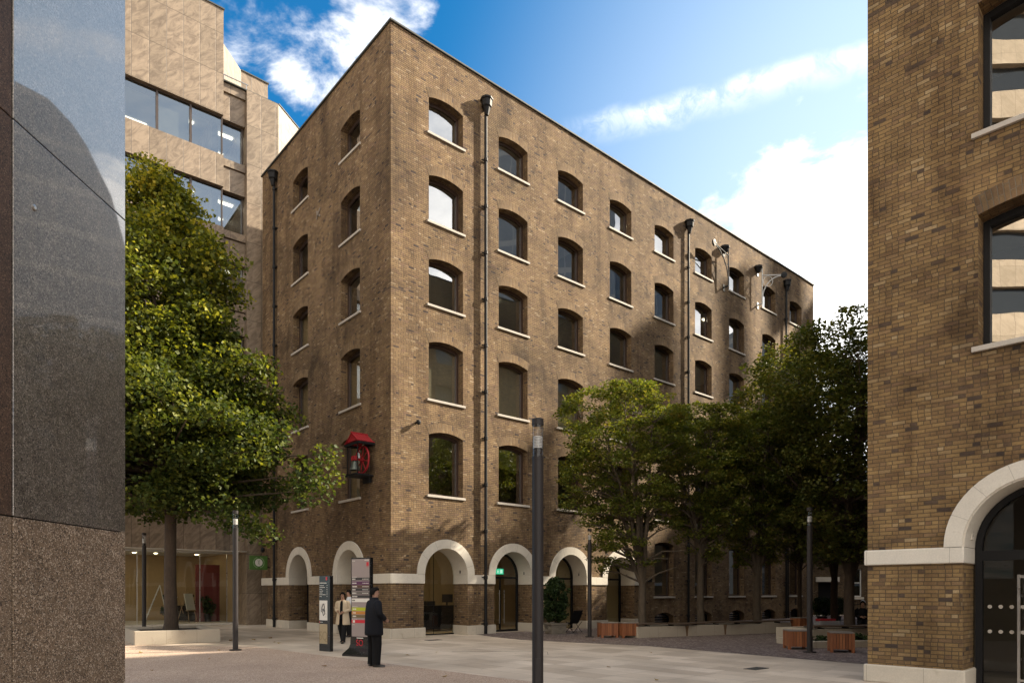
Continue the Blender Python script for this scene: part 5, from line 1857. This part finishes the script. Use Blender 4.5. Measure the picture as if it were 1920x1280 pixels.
def dress(parent, J, top_rings, top_mat, sleeve, leg_mat, top_name, open_=0.0, tr_r=(.105, .085, .068, .075), hair=None, hair_mat=None, collar=True, subs=1):
    mb = MB()
    rings = [ring(c, rx, ry, 20, open_) for c, rx, ry in top_rings]
    if open_: open_loft(mb, rings)
    else: mb.loft(rings)
    for s in ('L', 'R'):
        d = (J['hand' + s] - J['elbow' + s]).normalized()
        wr = J['hand' + s] - d * .06
        inner = J['shoulder' + s].lerp(J['chest'], .35) + V(0, 0, .02)
        pts = [inner] + smooth_path(J['shoulder' + s] + V(0, 0, -.005), J['elbow' + s], wr, 8)
        k = len(pts)
        mb.tube(pts, [sleeve[0] * .9] + [sleeve[0] + (sleeve[1] - sleeve[0]) * min(1, i / (k - 2)) for i in range(k - 1)], 12)
    o = mb.build(top_name, top_mat, parent, smooth=True)
    if open_:
        so = o.modifiers.new('cloth', 'SOLIDIFY'); so.thickness = .014
    ss = o.modifiers.new('sub', 'SUBSURF'); ss.levels = ss.render_levels = subs
    mb = MB()
    pv = J['pelvis']
    mb.loft([ring((pv.x, pv.y, pv.z - .10), .165, .125), ring((pv.x, pv.y, pv.z), .175, .13), ring((pv.x, pv.y, pv.z + .12), .165, .12)])
    for s in ('L', 'R'):
        an = J['ankle' + s] + V(0, 0, -.04)
        pts = [J['hip' + s] + V(0, 0, .05)] + smooth_path(J['hip' + s], J['knee' + s], an, 8)
        k = len(pts)
        rad = [tr_r[0]] + [(tr_r[0] + (tr_r[1] - tr_r[0]) * (i / 4)) if i <= 4 else (tr_r[1] + (tr_r[2] - tr_r[1]) * ((i - 4) / 4)) for i in range(k - 1)]
        rad[-1] = tr_r[3]
        mb.tube(pts, rad, 12)
    mb.build('trousers', leg_mat, parent, smooth=True)
    for s in ('L', 'R'):
        a, t_ = J['ankle' + s], J['toe' + s]
        d = (t_ - a); d.z = 0; d = d.normalized()
        sd = V(-d.y, d.x, 0)
        base_z = a.z - .085
        prof = [(-.07, .030, .07), (-.05, .040, .085), (.02, .042, .085), (.09, .046, .062), (.15, .044, .045), (.195, .026, .032)]
        rg_ = []
        for q, hw, hh in prof:
            c = V(a.x, a.y, base_z) + d * q
            rg_.append([c - sd * hw, c - sd * hw * .85 + V(0, 0, hh * .7), c + V(0, 0, hh), c + sd * hw * .85 + V(0, 0, hh * .7), c + sd * hw])
        mb = MB(); mb.loft(rg_); mb.build('shoe', M_SHOE, parent, smooth=True)
    # hair
    up, fw = V(0, 0, 1), J['face']
    sd = fw.cross(up).normalized()
    hc = J['head'] + up * .028 - fw * .012
    mb = MB()
    hr = []
    lo_ = hair or -.02
    for i in range(9):
        ph = pi / 2 * (1 - i / 8) if i else pi / 2 - .02
        q = i / 8
        rr = sin(pi / 2 * q * .98 + .03)
        z = .110 * cos(pi / 2 * q)
        hr.append([hc + up * (z + .058 * q * max(0, sin(2 * pi * k / 18))) + (sd * cos(2 * pi * k / 18) * .090 + fw * sin(2 * pi * k / 18) * .108) * rr for k in range(18)])
    # skirt of hair at sides and back only
    base = hr[-1]
    for step in (.35, .7, 1.0):
        nr = []
        for k in range(18):
            sn_ = sin(2 * pi * k / 18)
            dn = (1.0 if sn_ < .15 else 0.0) * lo_ * step
            nr.append(base[k] + up * dn + (fw * -.004 if sn_ < .15 else V(0, 0, 0)))
        hr.append(nr)
    mb.loft(hr, caps=False)
    ho = mb.build('hair', hair_mat or M_HAIR, parent, smooth=True)
    so = ho.modifiers.new('thick', 'SOLIDIFY'); so.thickness = .012
    # eyes and mouth
    mb = MB()
    for sx in (-1, 1):
        c = J['head'] + up * .018 + fw * .080 + sd * .031 * sx
        mb.lathe([(.002, -.008), (.012, 0), (.002, .008)], 8, M=Matrix.Translation(c))
    c = J['head'] - up * .062 + fw * .078
    mb.tube([c - sd * .022, c + sd * .022], .005, 6)
    mb.build('face_features', M_EYE, parent)


def person(label, loc, heading, J, **kw):
    rz = atan2(-heading[0], heading[1])
    t = thing('person', label, 'person', loc, rz, None)
    skin_body(t, J, kw.pop('skin', M_SKIN))
    dress(t, J, **kw)
    return t


def stand(h=1.75, **over):
    k = h / 1.75
    J = dict(pelvis=V(0, 0, .95), chest=V(0, 0, 1.33), neck=V(0, .01, 1.50), head=V(0, .02, 1.635), face=V(0, 1, 0),
             shoulderL=V(-.19, 0, 1.43), shoulderR=V(.19, 0, 1.43), elbowL=V(-.25, -.02, 1.15), elbowR=V(.25, -.02, 1.15),
             handL=V(-.22, .08, .88), handR=V(.22, .08, .88), palmL=V(0, 1, 0), palmR=V(0, 1, 0),
             hipL=V(-.095, 0, .91), hipR=V(.095, 0, .91), kneeL=V(-.11, .02, .50), kneeR=V(.11, .02, .50),
             ankleL=V(-.12, -.01, .095), ankleR=V(.12, -.01, .095), toeL=V(-.15, .14, .035), toeR=V(.15, .14, .035))
    J.update(over)
    for q in J:
        if q not in ('face', 'palmL', 'palmR'): J[q] = J[q] * k
    return J


Jm = stand(1.76, face=V(.55, .83, 0).normalized(), elbowL=V(-.29, -.02, 1.17), elbowR=V(.29, -.02, 1.17), handL=V(-.07, .24, 1.02), handR=V(.05, .26, 1.04),
           palmL=V(0, 0, 1), palmR=V(0, 0, 1), ankleR=V(.15, -.02, .095), toeR=V(.24, .12, .035), ankleL=V(-.13, .0, .095), toeL=V(-.13, .16, .035))
person('person in a dark navy jacket and black trousers standing with back to the camera', (-3.10, 15.35, 0), (.80, .60), Jm,
       top_rings=[((0, -.005, .70), .262, .195), ((0, -.005, .72), .268, .20), ((0, -.005, .90), .258, .192), ((0, -.01, 1.08), .250, .185), ((0, -.01, 1.25), .252, .178), ((0, -.01, 1.38), .235, .160),
                  ((0, 0, 1.46), .175, .130), ((0, 0, 1.50), .105, .105), ((0, .0, 1.545), .098, .098), ((0, .0, 1.56), .085, .085)],
       top_mat=M_NAVY, sleeve=(.095, .066), leg_mat=M_TROUSER, top_name='jacket', tr_r=(.125, .105, .088, .092), hair=-.055)
Jw = stand(1.64, face=V(-.25, .97, -.1).normalized(), elbowL=V(-.25, -.03, 1.16), elbowR=V(.25, -.03, 1.16), handL=V(-.05, .22, 1.06), handR=V(.08, .24, 1.10), palmL=V(0, 0, 1), palmR=V(0, 0, 1),
           kneeL=V(-.10, .14, .52), ankleL=V(-.10, .26, .10), toeL=V(-.12, .41, .045), kneeR=V(.09, -.02, .50), ankleR=V(.08, -.24, .12), toeR=V(.09, -.11, .03))
person('person in an open cream coat and black trousers walking beside the black sign', (-5.55, 22.4, 0), (-.10, -1), Jw,
       top_rings=[((0, 0, .60), .245, .215), ((0, 0, .62), .245, .215), ((0, 0, .85), .215, .185), ((0, 0, 1.02), .188, .155), ((0, 0, 1.2), .195, .150), ((0, 0, 1.32), .190, .135), ((0, 0, 1.375), .13, .105), ((0, 0, 1.41), .085, .085)],
       top_mat=M_COAT, sleeve=(.075, .055), leg_mat=M_TROUSER, top_name='coat', open_=R(14), hair=-.15, skin=M_SKIN2)
bpy_last = bpy.data.objects
mb = MB(); mb.loft([ring((0, .02, .80), .15, .125), ring((0, .01, 1.0), .15, .12), ring((0, 0, 1.25), .155, .115), ring((0, 0, 1.38), .08, .08)])
mb.build('black_top', M_TROUSER, [o for o in bpy.data.objects if o.get('label', '').startswith('person in an open cream')][0], smooth=True)
Jp = stand(1.72, elbowR=V(.27, .03, 1.16), handR=V(.14, .24, 1.05), elbowL=V(-.26, .02, 1.16), handL=V(-.10, .24, 1.03), palmL=V(0, 0, 1), palmR=V(0, 0, 1))
person('person in a white shirt and black trousers mostly hidden behind the tall sign', (-6.02, 25.3, 0), (-.85, -.5), Jp,
       top_rings=[((0, 0, .92), .17, .13), ((0, 0, .98), .18, .14), ((0, 0, 1.2), .185, .135), ((0, 0, 1.36), .195, .13), ((0, 0, 1.45), .14, .10), ((0, 0, 1.5), .075, .075)],
       top_mat=M_SHIRT, sleeve=(.072, .05), leg_mat=M_TROUSER, top_name='shirt', hair=-.05)
Js = stand(1.72)
Js.update(pelvis=V(0, 0, .52), chest=V(0, .05, .90), neck=V(0, .06, 1.06), head=V(0, .08, 1.19), shoulderL=V(-.19, .05, 1.0), shoulderR=V(.19, .05, 1.0), elbowL=V(-.26, .10, .74), elbowR=V(.26, .10, .74),
          handL=V(-.05, .33, .70), handR=V(.06, .34, .71), palmL=V(0, 0, 1), palmR=V(0, 0, 1), hipL=V(-.1, .03, .51), hipR=V(.1, .03, .51), kneeL=V(-.13, .44, .52), kneeR=V(.13, .44, .52),
          ankleL=V(-.13, .44, .095), ankleR=V(.13, .44, .095), toeL=V(-.15, .58, .035), toeR=V(.15, .58, .035))
person('person in black clothes seated behind the stone bench beside the near brick building', (13.55, 26.4, 0), (-.35, -1), Js,
       top_rings=[((0, .0, .46), .19, .15), ((0, .02, .62), .19, .145), ((0, .04, .80), .20, .14), ((0, .05, .95), .20, .13), ((0, .055, 1.02), .14, .10), ((0, .06, 1.06), .075, .075)],
       top_mat=M_TROUSER, sleeve=(.075, .05), leg_mat=M_TROUSER, top_name='shirt', hair=-.04, skin=M_SKIN2)
sb_ = thing('stool', 'low black stool under the seated person in black', 'stool', (13.55, 26.4, 0))
mb = MB(); mb.lathe([(.20, .40), (.21, .42), (.20, .44)], 16); mb.build('seat', M_BLACK, sb_)
for k in range(4):
    mb = MB(); a = pi / 4 + k * pi / 2
    mb.tube([(.22 * cos(a), .22 * sin(a), 0), (.13 * cos(a), .13 * sin(a), .40)], .015, 6); mb.build('leg', M_BLACK, sb_)

# ================================================================== SIGNS
M_SIGN_BLACK = plain('gloss_black_sign', (0.010, 0.010, 0.011), .25, vary=.1)
M_SIGN_MAUVE = plain('mauve_grey_sign', (0.285, 0.240, 0.235), .35, vary=.03)
def flat(name, c, r=.4): return plain(name, c, r, vary=.03)


SC = dict(white=flat('print_white', (.68, .66, .62)), dark=flat('print_dark', (.025, .025, .028)), purple=flat('print_purple', (.085, .018, .075)), brown=flat('print_brown', (.085, .040, .028)),
          grey=flat('print_grey', (.13, .115, .11)), lime=flat('print_lime', (.40, .44, .02)), orange=flat('print_orange', (.50, .20, .03)), olive=flat('print_olive', (.14, .10, .04)), red=flat('print_red', (.52, .012, .03)),
          sand=flat('print_sand', (.33, .26, .15)), sand2=flat('print_sand_dark', (.23, .17, .09)), mauve=M_SIGN_MAUVE)


def text(name, body, size, mat, parent, loc, rot=(R(90), 0, 0), sx=1.0):
    cu = bpy.data.curves.new(name, 'FONT')
    cu.body = body
    cu.size = size
    cu.extrude = .001
    cu.align_x = 'CENTER'
    cu.materials.append(mat)
    tmp = bpy.data.objects.new(name + '_curve', cu)
    COL.objects.link(tmp)
    bpy.context.view_layer.update()
    me = bpy.data.meshes.new_from_object(tmp.evaluated_get(bpy.context.evaluated_depsgraph_get()))
    bpy.data.objects.remove(tmp)
    o = bpy.data.objects.new(name, me)
    link(o, parent)
    o.location = loc
    o.rotation_euler = rot
    o.scale = (sx, 1, 1)
    return o


def dashes(mb, x0, x1, z, h, seed, y):
    """a line of print too small to read"""
    r = random.Random(seed)
    x = x0
    while x < x1 - .01:
        wd = r.uniform(.012, .05)
        mb.box(x, min(x1, x + wd), y - .0012, y, z, z + h)
        x += wd + .009


# black map sign
t = thing('map_sign', 'black free standing sign with a white map panel and a beige panel below', 'sign', (-5.30, 19.30, 0), R(-39))
w_, th_ = .50, .11
mb = MB(); mb.box(-w_ / 2, w_ / 2, 0, th_, .0, 2.13); mb.build('sign_body', M_SIGN_BLACK, t, bevel=.004)
fy = -.001
def zt(y): return 1.69 + (1108 - y) * .01509
def panel_(mat, x0, x1, y0, y1, name, yy=fy - .001):
    m2 = MB(); m2.box(x0, x1, yy - .002, yy, zt(y1), zt(y0)); return m2.build(name, mat, t)


pm_ = panel_(SC['white'], -.235, .135, 1125, 1162, 'map_panel')
mb = MB()
r = random.Random(5)
pts = [(-.08, .10), (-.02, .20), (.04, .12), (.03, .0), (.06, -.08), (-.01, -.14), (-.05, -.05), (-.10, -.02)]
zc = zt(1144)
for a, c in zip(pts, pts[1:] + pts[:1]):
    mb.tube([(a[0] - .03, fy - .005, zc + a[1]), (c[0] - .03, fy - .005, zc + c[1])], .011, 5)
mb.box(-.09, -.03, fy - .006, fy - .004, zc - .02, zc + .06); mb.box(.0, .03, fy - .006, fy - .004, zc - .10, zc + .02)
for k in range(7):
    a = (-.22 + r.random() * .33, zc - .24 + r.random() * .48); c = (-.22 + r.random() * .33, zc - .24 + r.random() * .48)
    mb.tube([(a[0], fy - .0035, a[1]), (c[0], fy - .0035, c[1])], .002, 4)
mb.build('map_drawing', SC['dark'], pm_)
bp_ = panel_(SC['sand'], -.235, .135, 1169, 1206, 'emblem_panel')
text('emblem', 'SQ', .36, SC['sand2'], bp_, (-.05, fy - .0045, zt(1199)), sx=.82)
mb = MB()
dashes(mb, -.235, .10, zt(1093), .024, 1, fy - .001)
for k in range(7):
    dashes(mb, -.235, -.235 + [.20, .26, .12, .18, .14, .28, .12][k], zt(1097.5 + k * 3.4), .014, 10 + k, fy - .001)
    mb.box(.105, .13, fy - .0022, fy - .001, zt(1097.5 + k * 3.4), zt(1097.5 + k * 3.4) + .016)
dashes(mb, -.21, -.08, zt(1166), .014, 40, fy - .001)
mb.build('lettering', SC['white'], t)
m2 = MB(); m2.box(.06, .13, fy - .003, fy - .001, zt(1087), zt(1081)); m2.box(-.235, -.215, fy - .003, fy - .001, zt(1167), zt(1164)); m2.build('red_logo', SC['red'], t)

# tall directory sign
t = thing('directory_sign', 'tall mauve directory sign with coloured stripes on a sloping black base', 'sign', (-3.98, 17.95, 0), R(-25))
w_, th_ = .62, .125
mb = MB(); mb.box(-w_ / 2, w_ / 2, 0, th_, .30, 2.58); mb.build('sign_body', M_SIGN_BLACK, t, bevel=.004)
def zt(y): return 1.69 + (1108 - y) * .01397
f_ = MB(); f_.box(-.285, .285, fy - .003, fy, zt(1193), zt(1047)); face_ = f_.build('sign_face', M_SIGN_MAUVE, t)
yy = fy - .004
rows = [('dark', 1082, 1087), ('purple', 1089, 1095.5), ('brown', 1096, 1101.5), ('dark', 1102, 1107), ('grey', 1108, 1114), ('dark', 1115, 1120), ('white', 1121.5, 1128)]
for k, (c, a, e) in enumerate(rows):
    m2 = MB(); m2.box(-.285, .285, yy - .002, yy, zt(e), zt(a)); s_ = m2.build('stripe', SC[c], t)
    m3 = MB(); dashes(m3, -.265, -.265 + .10 + .03 * (k % 3), zt((a + e) / 2 + 1.2), .030, 70 + k, yy - .002); 
    if k < 5: dashes(m3, .06, .265, zt((a + e) / 2 + .8), .016, 90 + k, yy - .002)
    m3.build('lettering', SC['white' if c != 'white' else 'dark'], s_)
for k, (c, a, e) in enumerate([('lime', 1138, 1144.5), ('orange', 1145.5, 1151), ('olive', 1152, 1157.5), ('red', 1161.5, 1167.5)]):
    m2 = MB(); m2.box(-.285, .285, yy - .002, yy, zt(e), zt(a)); s_ = m2.build('stripe', SC[c], t)
    m3 = MB()
    if c == 'red': m3.box(-.25, -.18, yy - .0035, yy - .002, zt(e - .8), zt(a + .8))
    else: dashes(m3, -.25, -.14, zt((a + e) / 2 + 1.3), .034, 120 + k, yy - .002)
    m3.build('lettering', SC['white'], s_)
m3 = MB()
dashes(m3, -.27, -.18, zt(1051), .016, 200, yy); dashes(m3, .13, .27, zt(1050), .022, 201, yy); dashes(m3, -.27, -.1, zt(1081.3), .012, 202, yy); dashes(m3, -.27, -.1, zt(1137), .010, 203, yy); dashes(m3, -.27, -.1, zt(1160.6), .010, 204, yy); dashes(m3, -.27, -.18, zt(1171), .010, 205, yy)
m3.build('lettering', SC['white'], t)
m2 = MB(); m2.box(.19, .265, yy - .002, yy, zt(1060), zt(1053)); m2.box(.19, .265, yy - .002, yy, zt(1062), zt(1061.2)); m2.build('red_logo', SC['red'], t)
bs = MB()
bs.loft([[(-.40, -.26, 0.0), (.40, -.26, 0.0), (.40, .34, 0.0), (-.40, .34, 0.0)], [(-.40, -.26, .05), (.40, -.26, .05), (.40, .34, .05), (-.40, .34, .05)], [(-.36, -.03, .20), (.36, -.03, .20), (.36, .16, .20), (-.36, .16, .20)], [(-.33, -.012, .30), (.33, -.012, .30), (.33, .14, .30), (-.33, .14, .30)], [(-.32, -.008, .49), (.32, -.008, .49), (.32, .135, .49), (-.32, .135, .49)]])
bso = bs.build('base', M_SIGN_BLACK, t)
text('emblem', 'SQ', .24, SC['red'], bso, (-.02, -.018, .26), sx=.75)
m2 = MB(); m2.box(-.12, .09, -.014, -.012, .455, .478); m2.build('lettering', SC['white'], bso)

# red canopy bell on the left face
bl = thing('wall_bell', 'bronze bell with a red wheel under a small red roof on the brick wall', 'bell', mainw(-.03, 1.62, 6.02), RZ)
mb = MB()
W_, D0, HT = .42, .68, .30
zr = 1.20
for sgn in (-1, 1):
    n = 7
    for i in range(n):
        x0, x1 = -D0 + (D0 - .0) * i / n, -D0 + D0 * (i + 1) / n - .012
        a = [(x0, 0, zr + HT), (x1, 0, zr + HT), (x1, sgn * (W_ + .1), zr - .06), (x0, sgn * (W_ + .1), zr - .06)]
        mb.mesh([V(*p) for p in a] + [V(*p) + V(0, 0, -.03) for p in a], [(0, 1, 2, 3), (7, 6, 5, 4), (0, 3, 7, 4), (1, 5, 6, 2), (2, 6, 7, 3), (0, 4, 5, 1)])
    mb.tube([(-D0 * .0, sgn * (W_ + .1), zr - .05), (-D0, sgn * (W_ + .1), zr - .05)], .02, 6)
mb.tube([(0, 0, zr + HT + .01), (-D0 - .02, 0, zr + HT + .01)], .028, 6)
mb.mesh([(-D0 + .03, -W_, zr - .02), (-D0 + .03, W_, zr - .02), (-D0 + .03, 0, zr + HT - .04)], [(0, 1, 2)])
mb.build('roof', M_RED, bl)
mb = MB()
mb.box(-D0, 0, -W_ - .12, -W_ - .04, zr - .16, zr - .08); mb.box(-D0, 0, W_ + .04, W_ + .12, zr - .16, zr - .08)
mb.box(-.06, 0, -W_ - .1, W_ + .1, zr - .16, zr - .05)
mb.box(-D0, -D0 + .06, -W_ - .1, W_ + .1, zr - .16, zr - .08)
for y in (-W_ + .02, W_ - .02): mb.tube([(-D0 + .05, y, -.03), (-D0 + .05, y, zr - .1)], .022, 6)
mb.box(-D0 - .04, .0, -W_, W_, -.09, -.03); mb.box(-.05, 0, -.3, .3, -.30, -.09)
mb.build('iron_frame', M_BLACK, bl)
mb = MB()
cy_, cz_, rw = -.02, .54, .50
xw = -.24
mb.tube([(xw, cy_ + rw * cos(2 * pi * i / 28), cz_ + rw * sin(2 * pi * i / 28)) for i in range(29)], .038, 8, caps=False)
for i in range(8):
    a = 2 * pi * i / 8 + .2
    mb.tube([(xw, cy_, cz_), (xw, cy_ + rw * cos(a), cz_ + rw * sin(a))], .022, 6)
mb.lathe([(.08, -.06), (.08, .06)], 12, M=Matrix.Translation((xw, cy_, cz_)) @ Matrix.Rotation(R(90), 4, 'Y'))
mb.tube([(xw - .32, cy_, cz_ + .02), (xw, cy_, cz_)], .05, 8)
mb.box(xw - .40, xw - .22, cy_ - .10, cy_ + .10, cz_ - .06, cz_ + .10)
mb.build('wheel', M_RED, bl, smooth=True)
mb = MB(); mb.lathe([(.20, .13), (.185, .16), (.14, .26), (.115, .38), (.10, .44), (.05, .47), (.03, .52)], 20, (xw - .30, cy_)); mb.build('bell', M_BRONZE, bl, smooth=True)
mb = MB(); mb.tube([(xw + .02, cy_ - rw, .5), (xw + .02, cy_ - rw + .02, -2.2), (xw + .02, cy_ - rw, -3.6)], .0035, 5); mb.build('rope', M_DARK, bl)

# green hanging sign and lantern
M_GREEN = plain('green_sign_paint', (0.060, 0.150, 0.022), .45, vary=.05)
gs = thing('hanging_sign', 'square green hanging sign with a pale round emblem by the downpipe', 'sign', mainw(-.10, 11.25, 2.72), RZ)
mb = MB(); mb.box(-.84, -.0, -.05, .05, 0, .66); mb.build('board', M_GREEN, gs, bevel=.006)
mb = MB(); mb.box(0.0, .10, -.02, .02, .52, .56); mb.box(0, .1, -.02, .02, .1, .14); mb.build('bracket', M_BLACK, gs)
mb = MB(); mb.lathe([(.18, 0), (.18, .004)], 28, M=Matrix.Translation((-.42, -.051, .34)) @ Matrix.Rotation(R(90), 4, 'X'))
em = mb.build('emblem', SC['white'], gs)
mb = MB()
for a, l_ in ((70, .14), (112, .14), (250, .13), (290, .13)):
    mb.tube([(-.42, -.057, .34), (-.42 + l_ * cos(R(a)), -.057, .34 + l_ * sin(R(a)))], .008, 5)
mb.build('emblem_drawing', M_GREEN, em)
mb = MB()
for i in range(26):
    if i in (6, 7, 19, 20): continue
    a = 2 * pi * i / 26
    M = Matrix.Translation((-.42 + .25 * cos(a), -.052, .34 + .25 * sin(a))) @ Matrix.Rotation(-a + pi / 2, 4, 'Y')
    mb.box(-.018, .018, -.003, .001, -.022, .022, M=M)
mb.build('lettering', plain('pale_green_print', (.30, .40, .22), .5), gs)
ln = thing('wall_lantern', 'small black globe lantern on a curved bracket above the green hanging sign', 'lantern', mainw(-.03, 10.95, 3.72), RZ)
mb = MB(); mb.tube([(0, 0, 0), (-.10, 0, .16), (-.24, 0, .20), (-.36, 0, .14), (-.40, 0, .05)], .016, 6); mb.build('bracket', M_BLACK, ln, smooth=True)
mb = MB(); mb.lathe([(.02, .06), (.06, .03), (.10, -.06), (.09, -.13), (.03, -.19), (.01, -.20)], 14, (-.40, 0)); mb.build('globe', M_BLACK, ln, smooth=True)

# exit sign inside the door arch
M_EXIT = emit('green_exit_light', (0.02, 0.42, 0.22), .55)
ex = thing('exit_sign', 'green lit exit sign with a running figure behind the arched glass door', 'sign', mainw(RA[1] + .06, 1.20, 2.42), RZ)
mb = MB(); mb.box(0, .42, 0, .05, 0, .24); mb.build('sign_box', M_EXIT, ex)
mb = MB()
mb.box(.22, .36, -.004, -.001, .04, .20); mb.box(.09, .13, -.004, -.001, .16, .20); mb.box(.07, .15, -.004, -.001, .09, .15); mb.box(.05, .09, -.004, -.001, .04, .09); mb.box(.13, .17, -.004, -.001, .04, .08)
mb.build('figure', emit('exit_figure_light', (.45, .8, .6), .5), ex)

# reception desk in the first arch
dk = thing('reception_desk', 'black reception desk with a monitor seen through the first glazed arch', 'desk', mainw(RA[0] + 1.75, 2.6, .02), RZ)
mb = MB(); mb.box(-1.5, 1.4, 0, .7, .08, 1.02); mb.box(-1.55, 1.45, -.06, .3, 1.02, 1.08); mb.build('counter', M_BLACK, dk, bevel=.01)
mb = MB(); mb.box(.1, .65, .3, .33, 1.2, 1.55); mb.box(.34, .41, .33, .37, 1.08, 1.3); mb.build('monitor', M_DARK, dk)
mb = MB(); mb.box(-.7, -.3, .25, .6, 1.08, 1.26); mb.build('printer', M_DARK, dk)

# ladder and easels in the office lobby
def offw(x, y, z=0.0): return OFFM @ V(x, y, z)


M_ALU = plain('aluminium', (0.62, 0.61, 0.58), .35, metal=.6)
ld = thing('step_ladder', 'white step ladder standing in the glazed lobby behind the left tree trunk', 'ladder', offw(-3.75, 2.3, .10), RZ3 + R(-12))
mb = MB()
for s in (-.2, .2):
    mb.tube([(-.45, s, 0), (.25, s * .6, 1.9)], .028, 6)
mb.build('front_rails', M_ALU, ld)
mb = MB()
for s in (-.2, .2): mb.tube([(.62, s, 0), (.25, s * .6, 1.9)], .022, 6)
mb.build('rear_rails', M_ALU, ld)
mb = MB()
for i in range(1, 8):
    q = i / 8
    wd = .2 - .08 * q
    mb.box(-.45 + .7 * q - .05, -.45 + .7 * q + .05, -wd, wd, 1.9 * q - .015, 1.9 * q + .015)
mb.build('steps', M_ALU, ld)
M_EASEL = plain('pale_easel_wood', (0.36, 0.24, 0.12), .6)
M_CANVAS = plain('white_canvas', (0.66, 0.64, 0.56), .8)


def easel(loc, rz, label, size=(.62, .85)):
    t = thing('easel', label, 'easel', loc, rz, 'easels in the glazed lobby')
    for s in (-1, 1):
        mb = MB(); mb.tube([(s * .32, -.1, 0), (s * .06, .28, 1.75)], .018, 6); mb.build('leg', M_EASEL, t)
    mb = MB(); mb.tube([(0, .85, 0), (0, .28, 1.65)], .018, 6); mb.build('leg', M_EASEL, t)
    mb = MB(); mb.box(-.35, .35, .0, .08, .60, .64); mb.build('ledge', M_EASEL, t)
    mb = MB(); M = Matrix.Translation((0, .03, .645)) @ Matrix.Rotation(R(-13), 4, 'X'); mb.box(-size[0] / 2, size[0] / 2, -.02, .02, 0, size[1], M=M); mb.build('canvas', M_CANVAS, t)
    mb = MB(); mb.tube([(0, .26, 1.62), (0, .34, 2.05)], .014, 6); mb.build('mast', M_EASEL, t)


easel(offw(-1.98, 2.5, .10), RZ3 + R(38), 'wooden easel holding a white canvas in the glazed lobby right of the tree trunk')
easel(offw(-2.75, 3.4, .10), RZ3 + R(-70), 'second wooden easel almost hidden behind the left tree trunk', (.5, .7))
for i, (x, y) in enumerate([(-1.5, 4.6), (-2.55, 4.9), (-1.0, 3.2)]):
    pl_ = thing('lobby_plant', ['dark leafy plant in the lobby right of the easel', 'dark leafy plant in the lobby just right of the left tree trunk', 'dark leafy plant in the lobby nearest the red panel'][i], 'plant', offw(x, y, .10), 0, 'plants in the glazed lobby')
    mb = MB(); mb.lathe([(.15, 0), (.2, .4), (.17, .4)], 12); mb.build('pot', M_BLACK, pl_)
    leaves_object('foliage', M_LEAF_BUSH, pl_, [((random.uniform(-.25, .25), random.uniform(-.25, .25), random.uniform(.5, 1.35)), (.18, .18, .18), 30) for _ in range(12)], .16, .3, 60 + i)
sf = thing('lobby_sofa', 'black low sofa in the lobby behind the easel', 'sofa', offw(-1.9, 3.6, .10), RZ3)
mb = MB(); mb.box(-.9, .9, 0, .8, .08, .42); mb.build('seat', M_BLACK, sf, bevel=.03)
mb = MB(); mb.box(-.9, .9, .62, .82, .42, .85); mb.build('backrest', M_BLACK, sf, bevel=.03)
for x in (-.9, .72):
    mb = MB(); mb.box(x, x + .18, .0, .62, .42, .62); mb.build('armrest', M_BLACK, sf, bevel=.02)
